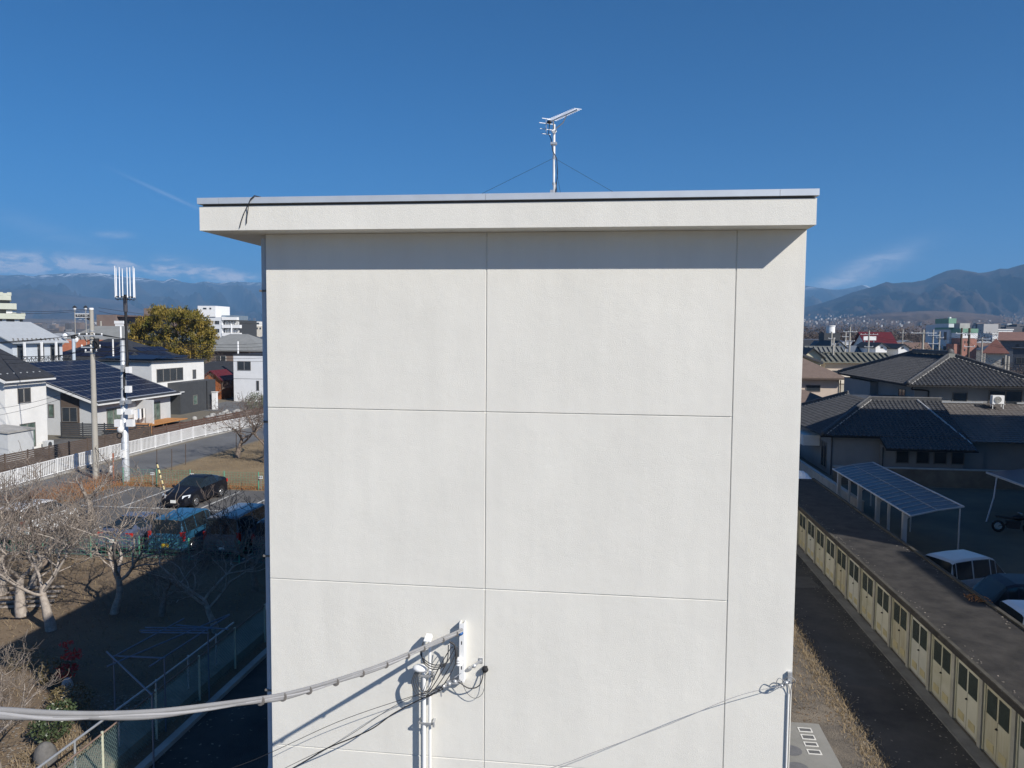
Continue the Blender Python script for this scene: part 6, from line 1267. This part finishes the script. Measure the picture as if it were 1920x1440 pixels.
# poles on the right
GP = 'utility poles on the right'
for (px, pt, Y, arms, lb) in ((1594, 613, 150, ((.9, 1.3, .1, 4), (2.6, .9, .1, 3)), 'tall concrete pole right of the water tower'), (1586, 622, 165, ((1.0, 1.0, .5, 3),), 'concrete pole just left of the tall pole by the water tower'), (1559.5, 622, 140, ((1.2, .6, .2, 2),), 'pole in front of the water tower'), (1563, 633, 120, ((1.0, .3, .2, 2),), 'dark thin pole before the white gabled house'),
    (1629.5, 620, 150, ((.7, 1.6, .05, 5), (3, .8, .1, 3)), 'pole in front of the white framed board'), (1731.5, 618, 120, ((.5, 1.9, .12, 4), (3.2, .7, .1, 2)), 'pole with a broad white cross arm left of the pink apartments'), (1750, 618, 140, ((1.0, 1.0, .1, 3), (2.4, .9, .1, 3)), 'pole before the left wing of the pink apartments'), (1762, 621, 150, ((1.2, .7, .1, 3),), 'second pole before the left wing of the pink apartments'),
    (1803.5, 615, 120, ((.8, .9, .1, 3),), 'brown pole in front of the pink brick tower, left'), (1818, 615, 110, ((.8, .9, .1, 3), (2.5, .7, .1, 2)), 'brown pole in front of the pink brick tower, right'), (1693, 617, 210, ((1, .8, .1, 2),), 'pale pole at the end of the dark red roof'), (1842, 632, 170, ((.4, 1.6, .1, 2),), 'street lamp like pole right of the pink apartments'), (1885, 666, 110, (), 'thin pale pole at the right edge before the brown hip house'), (1891, 668, 110, (), 'second thin pale pole at the right edge')):
    t, e_ = small_pole('utility_pole', lb, px, pt, Y, .15, m_brownw if 'brown pole' in lb else m_concpole, arms); tag(t, None, None, GP)
def rwire(a, b, s, lb='thin wire strung between the poles on the right'): tag(MB().tube(sag(a, b, s), .016, 4).build('overhead_wire', m_black), lb, 'wire', 'overhead wires on the right')
for (A_, B_, s) in (((1594, 617, 150), (1629, 624, 150), .8), ((1629, 624, 150), (1731, 622, 120), 1.2), ((1731, 622, 120), (1818, 620, 110), 1.0), ((1818, 620, 110), (1935, 640, 90), 1.2), ((1550, 618, 150), (1594, 617, 150), .7), ((1818, 640, 110), (1935, 690, 60), .8), ((1803, 650, 120), (1935, 680, 70), .8)):
    for k in range(2): rwire(gy(A_[0], A_[1]+3*k, A_[2]), gy(B_[0], B_[1]+3*k, B_[2]), s)
# the tall stepped apartment block beyond the right frame edge, whose shadow lies over the yard
nb = thing('neighbour_block', 'stepped concrete apartment block outside the right frame edge that shades the yard', 'apartment block', (31, 35, 0))
MB().box(27.2, 62, 17.7, 47.6, 0, 19.0).build('wall', m_offw, nb); MB().box(26.3, 62, 12.0, 17.69, 0, 16.2).build('wall', m_offw, nb); MB().box(27.0, 62.2, 17.5, 47.8, 19.001, 19.2).box(26.1, 62.2, 11.8, 17.49, 16.201, 16.4).build('roof', m_conc, nb)
for z in (1.2, 4.2, 7.2, 10.2, 13.2, 16.2):
    for y in (19, 24, 29, 34, 39, 44): window(nb, '-x', 27.2, y, y+2.2, z, z+1.4, 2)
# ---------------------------------------------------------------- hills
def vnoise(x, y, seed=0):
    """smooth value noise on numpy arrays"""
    xi = np.floor(x).astype(int); yi = np.floor(y).astype(int); fx = x-xi; fy = y-yi; fx = fx*fx*(3-2*fx); fy = fy*fy*(3-2*fy)
    def h(a, b): n = (a*374761393+b*668265263+seed*1442695)&0x7fffffff; n = (n ^ (n >> 13))*1274126177 & 0x7fffffff; return (n & 0xffff)/65535.0
    return (h(xi, yi)*(1-fx)+h(xi+1, yi)*fx)*(1-fy)+(h(xi, yi+1)*(1-fx)+h(xi+1, yi+1)*fx)*fy
def ridged(x, y, seed, oc=5):
    o = 0; a = 1; t = 0
    for k in range(oc): o = o+a*(1-np.abs(2*vnoise(x*2**k+17*k, y*2**k+5*k, seed+k)-1)); t += a; a *= .5
    return o/t
def hill_range(name, sky_pts, R0, R1, Rb, mat, seed, nA=360, nR=70, az_freq=60, spur=.34):
    """real height field in plan: azimuth x distance; crest follows the given skyline at distance R1, foot at R0"""
    ae = [az_el(*p) for p in sky_pts]; ae.sort(); A = np.linspace(ae[0][0], ae[-1][0], nA); E = np.interp(A, [a for a, e in ae], [e for a, e in ae])
    E = E+.0009*(ridged(A*200, A*0+seed, seed, 4)-.6)
    crest = CAM_H+R1*np.tan(E); rr = np.linspace(0, 1, nR); V = []
    for r in rr:
        if r < .8: t = r/.8; D = R0+(R1-R0)*t; base = crest*(t**1.25); sp = (ridged(A*az_freq+2.2*t, t*3.0+A*6, seed, 5)-.72)*crest*spur*np.sin(np.pi*min(t, 1))**.8+(ridged(A*az_freq*4+7*t, t*11+A*20, seed+5, 4)-.62)*crest*.16*np.sin(np.pi*min(t, 1))
        else: t = 1-(r-.8)/.2; D = R1+(Rb-R1)*(1-t); base = crest*t; sp = 0
        z = np.maximum(base+sp, -1+0*A); z = np.minimum(z, CAM_H+D*np.tan(E)*(.995 if r < .8 else 1)); V.append(np.stack([np.sin(A)*D, np.cos(A)*D, z], 1))
    V = np.concatenate(V); F_ = [(i*nA+j, i*nA+j+1, (i+1)*nA+j+1, (i+1)*nA+j) for i in range(nR-1) for j in range(nA-1)]
    q = MB(); q.add(V.tolist(), F_, True); return structure(name, q, mat)
def m_hills(name, c1, c2, snow=False):
    m = bpy.data.materials.new(name); m.use_nodes = True; t = NT(m.node_tree); out = t.n('ShaderNodeOutputMaterial'); b = t.n('ShaderNodeBsdfPrincipled'); t.l(b.outputs[0], out.inputs[0]); b.inputs['Roughness'].default_value = 1; b.inputs['Specular IOR Level'].default_value = 0
    co = t.n('ShaderNodeTexCoord').outputs['Object']; n1 = t.n('ShaderNodeTexNoise'); n1.inputs['Scale'].default_value = .0016; n1.inputs['Detail'].default_value = 9; n1.inputs['Roughness'].default_value = .62; t.l(co, n1.inputs['Vector'])
    cr = t.n('ShaderNodeValToRGB'); t.l(n1.outputs[0], cr.inputs[0]); cr.color_ramp.elements[0].position = .40; cr.color_ramp.elements[1].position = .62; cr.color_ramp.elements[0].color = (*c1, 1); cr.color_ramp.elements[1].color = (*c2, 1); col = cr.outputs[0]
    if snow:
        s_ = t.n('ShaderNodeSeparateXYZ'); t.l(co, s_.inputs[0]); n2 = t.n('ShaderNodeTexNoise'); n2.inputs['Scale'].default_value = .006; n2.inputs['Detail'].default_value = 6; mp = t.n('ShaderNodeMapping'); mp.inputs['Scale'].default_value = (1, 1, .25); t.l(co, mp.inputs[0]); t.l(mp.outputs[0], n2.inputs['Vector'])
        f = t.m('MULTIPLY', t.step(s_.outputs[2], 640, 800), t.step(n2.outputs[0], .48, .60)); mx_ = t.n('ShaderNodeMix', data_type='RGBA'); t.l(f, mx_.inputs[0]); t.l(col, mx_.inputs[6]); mx_.inputs[7].default_value = (.75, .77, .8, 1); col = mx_.outputs[2]
    t.l(col, b.inputs['Base Color']); return m
L1 = [(-700, 505), (-300, 512), (-80, 509), (0, 515), (15, 516), (40, 514), (60, 518), (75, 515), (90, 513), (130, 512), (170, 511), (200, 513), (235, 518), (265, 520), (290, 524), (305, 527), (325, 521), (342, 528), (360, 531), (385, 527), (410, 531), (440, 527), (470, 529), (490, 529), (560, 520), (700, 524), (850, 530), (1000, 527), (1200, 536), (1400, 532), (1480, 534), (1510, 535), (1535, 539), (1560, 542), (1580, 542), (1600, 538), (1620, 533), (1632, 538), (1660, 545), (1750, 560), (1900, 575), (2200, 590), (2700, 600)]
hill_range('hills', L1, 5200, 12500, 15000, m_hills('far_hill_cover', (.014, .016, .017), (.06, .05, .042), True), 3, 360, 70, 26, .75)
L2 = [(-700, 560), (-300, 556), (-100, 548), (0, 543), (60, 541), (130, 552), (200, 560), (260, 569), (330, 575), (420, 588), (520, 600), (700, 610)]
hill_range('hills', L2, 4700, 8200, 9500, m_hills('near_hill_cover', (.03, .026, .025), (.09, .065, .05)), 9, 260, 50, 26)
L3 = [(1300, 612), (1420, 598), (1500, 577), (1530, 571), (1560, 562), (1600, 547), (1640, 536), (1662, 528), (1675, 531), (1690, 529), (1710, 529), (1735, 524), (1755, 515), (1775, 507), (1795, 504), (1815, 507), (1835, 511), (1855, 509), (1875, 503), (1890, 503), (1905, 499), (1920, 494), (1980, 478), (2100, 455), (2400, 440), (2800, 470)]
hill_range('hills', L3, 3600, 6800, 8200, m_hills('right_hill_cover', (.011, .013, .014), (.062, .045, .036)), 21, 360, 80, 17, .7)
L4 = [(1420, 618), (1500, 603), (1580, 595), (1660, 586), (1740, 582), (1800, 584), (1860, 590), (1920, 598), (2100, 600), (2500, 612)]
hill_range('terrain', L4, 1500, 3900, 4300, m_hills('fan_slope_cover', (.055, .042, .034), (.125, .09, .07)), 31, 200, 40, 30, .06)
L5 = [(-700, 600), (-200, 598), (60, 597), (200, 600), (420, 602), (520, 607), (800, 612)]
hill_range('terrain', L5, 1600, 4600, 5000, m_hills('fan_slope_cover_left', (.09, .075, .06), (.19, .15, .12)), 37, 200, 40, 30, .06)
# ---------------------------------------------------------------- distant town (uncountable specks of houses)
def town(label, boxes, mat, name='distant_town'):
    q = MB()
    for (x, y, z, w_, d_, h_, g_) in boxes:
        q.box(x-w_/2, x+w_/2, y-d_/2, y+d_/2, z-4, z+h_)
    return tag(q.build(name, mat), label, 'town', None, 'stuff')
m_town = [M('town_white', (.48, .47, .46), .9, .12, .02), M('town_grey', (.11, .11, .12), .9, .3, .02), M('town_tan', (.20, .16, .14), .9, .2, .02)]
def scatter_px(n, pxa, pxb, pya, pyb, Ya, Yb, sz, exp=1.0):
    out = []
    for _ in range(n):
        px = random.uniform(pxa, pxb); u = random.random()**exp; Y = Ya+(Yb-Ya)*u; py = pya+(pyb-pya)*u+random.uniform(-2.5, 2.5); x, y, z = gy(px, py, Y)
        s = sz*random.uniform(.6, 1.5); out.append((x, y, z, s, s, s*random.uniform(.35, .6), 0))
    return out
for mt, n in ((0, 60), (1, 200), (2, 200)):
    town('pale specks of the far town on the slope below the left mountains', scatter_px(n, -60, 500, 614, 599, 900, 4400, 8), m_town[mt])
    town('pale specks of the far town on the slope below the right mountains', scatter_px(n, 1500, 1940, 610, 590, 2300, 3800, 4.5)+scatter_px(n//2, 1500, 1760, 606, 598, 2400, 3400, 4), m_town[mt])
    town('scatter of low buildings on the plain at the right', scatter_px(n//4, 1830, 1960, 622, 614, 600, 1700, 9), m_town[mt])
# a few large pale halls on the right plain
for (a, b, t_, b_, Y, lb) in ((1872, 1899, 617, 624, 600, 'long white factory hall far off at the right'), (1889, 1896, 607, 612, 900, 'small pale tower block far off at the right'), (1861, 1876, 625, 629, 520, 'low pale hall left of the long white factory hall')):
    xa, za = gy(a, b_, Y)[0], gy(a, b_, Y)[2]; xb, zb = gy(b, t_, Y)[0], gy(b, t_, Y)[2]; t = thing('distant_hall', lb, 'hall', ((xa+xb)/2, Y, 0)); MB().box(xa, xb, Y, Y+20, 0, zb-.8).build('wall', m_white, t); MB().box(xa-.5, xb+.5, Y-.5, Y+20.5, zb-.8, zb).build('roof', m_offw, t)
# bare woods on the plain at the right, one dim mass
def woods(label, pxa, pxb, top, Y, n, hgt, mat):
    q = MB(); st = MB()
    for k in range(n):
        px = random.uniform(pxa, pxb); y = Y*random.uniform(.9, 1.25); x = gy(px, 620, y)[0]; h_ = hgt*random.uniform(.6, 1.15)
        q.quads_np(clump(70, (x, y, h_*.58), h_*.45, h_*.085, 1.0, .0, .3)); st.tube([(x, y, 0), (x, y, h_*.7)], [.25, .1], 3)
    o = q.build('bare_woods', mat); tag(o, label, 'woods', None, 'stuff'); return o
m_wds = M('bare_wood_mass', (.07, .052, .045), 1, .3, .05, rgb2=(.13, .10, .082)); m_wdg = M('evergreen_mass', (.035, .042, .022), 1, .3, .05, rgb2=(.085, .085, .045))
woods('brown bare woodland band across the plain right of the block', 1495, 1780, 610, 430, 420, 15, m_wds)
woods('brown bare woodland behind the pink apartments', 1780, 1960, 610, 520, 260, 13, m_wds)
woods('dull green scrub wood right of the dark red roof', 1688, 1770, 618, 235, 90, 7.5, m_wdg)
woods('dark brush around the far right houses', 1838, 1935, 640, 150, 170, 4.2, m_wds)
woods('dark trees among the far roofs on the left', -40, 500, 612, 420, 110, 8, m_wdg)
# ---------------------------------------------------------------- middle-distance houses
RC = [M('roof_mid_a', (.07, .075, .085), .7, .2, .5), M('roof_mid_b', (.13, .13, .135), .7, .2, .5), M('roof_mid_c', (.15, .10, .08), .8, .2, .5), M('roof_mid_d', (.06, .075, .11), .7, .2, .5), M('roof_mid_e', (.30, .31, .32), .7, .1, .5)]
WC = [m_offw, m_cream, m_beige, m_greyw, m_white]
def filler(n, pxa, pxb, Ya, Yb, label, group, avoid=(), walls=None):
    k = 0; tries = 0; placed = []
    while k < n and tries < n*30:
        tries += 1; px = random.uniform(pxa, pxb); Y = Ya+(Yb-Ya)*random.random()**1.2; x = gy(px, 620, Y)[0]; w_ = random.uniform(8, 13); d_ = random.uniform(7, 10)
        if any(abs(x-a) < (w_+c)/2+1 and abs(Y-b) < (d_+e)/2+1 for a, b, c, e in placed+list(avoid)): continue
        placed.append((x, Y, w_, d_)); h_ = random.choice((3.2, 5.6, 5.8, 6.0)); wins = rows('-y', Y, (x-w_*.3, x+w_*.12), (h_-1.9,), 1.7, 1.2)
        house('town_house', label, x-w_/2, x+w_/2, Y, Y+d_, h_, random.choice(('hip', 'gable_x', 'hip', 'gable_y')), random.uniform(1.6, 2.6), random.choice(walls or WC), random.choice(RC), .6, group=group, wins=wins); k += 1
filler(46, -40, 250, 165, 600, 'small house among the far roofs left of the bamboo grove', 'far houses on the left', [(-146, 228, 26, 22), (-180, 198, 60, 30), (-95, 154, 20, 14)])
filler(26, 395, 500, 190, 620, 'small house among the far roofs beside the drainpipe', 'far houses by the drainpipe', [(-118, 237, 60, 24), (-75, 176, 24, 20), (-108, 261, 30, 20), (-160, 425, 60, 40)])
filler(34, 1500, 1740, 195, 420, 'small house among the far roofs around the white water tower', 'far houses around the water tower', [(70, 205, 36, 60), (96, 222, 40, 30), (85, 262, 16, 16)])
filler(18, 1850, 1945, 275, 700, 'small house on the plain at the far right', 'far houses on the right plain', [(165, 246, 60, 30), (130, 196, 40, 24)], [m_beige, m_cream, m_brownw, MATS['dim_grey_wall']])
# ---------------------------------------------------------------- air
hz = MB(); hz.box(-15500, 15500, -3000, 15600, -1.0, 1330)
ho = hz.build('haze', bpy.data.materials.new('haze_air')); tag(ho, 'thin bluish haze over the whole valley', 'haze', None, 'stuff')
mh_ = ho.data.materials[0]; mh_.use_nodes = True; t = NT(mh_.node_tree); out = t.n('ShaderNodeOutputMaterial'); pvn = t.n('ShaderNodeVolumePrincipled')
pvn.inputs['Color'].default_value = (.28, .58, 1.0, 1); pvn.inputs['Density'].default_value = 1.05e-4; pvn.inputs['Anisotropy'].default_value = 0.0
t.l(pvn.outputs[0], out.inputs['Volume'])
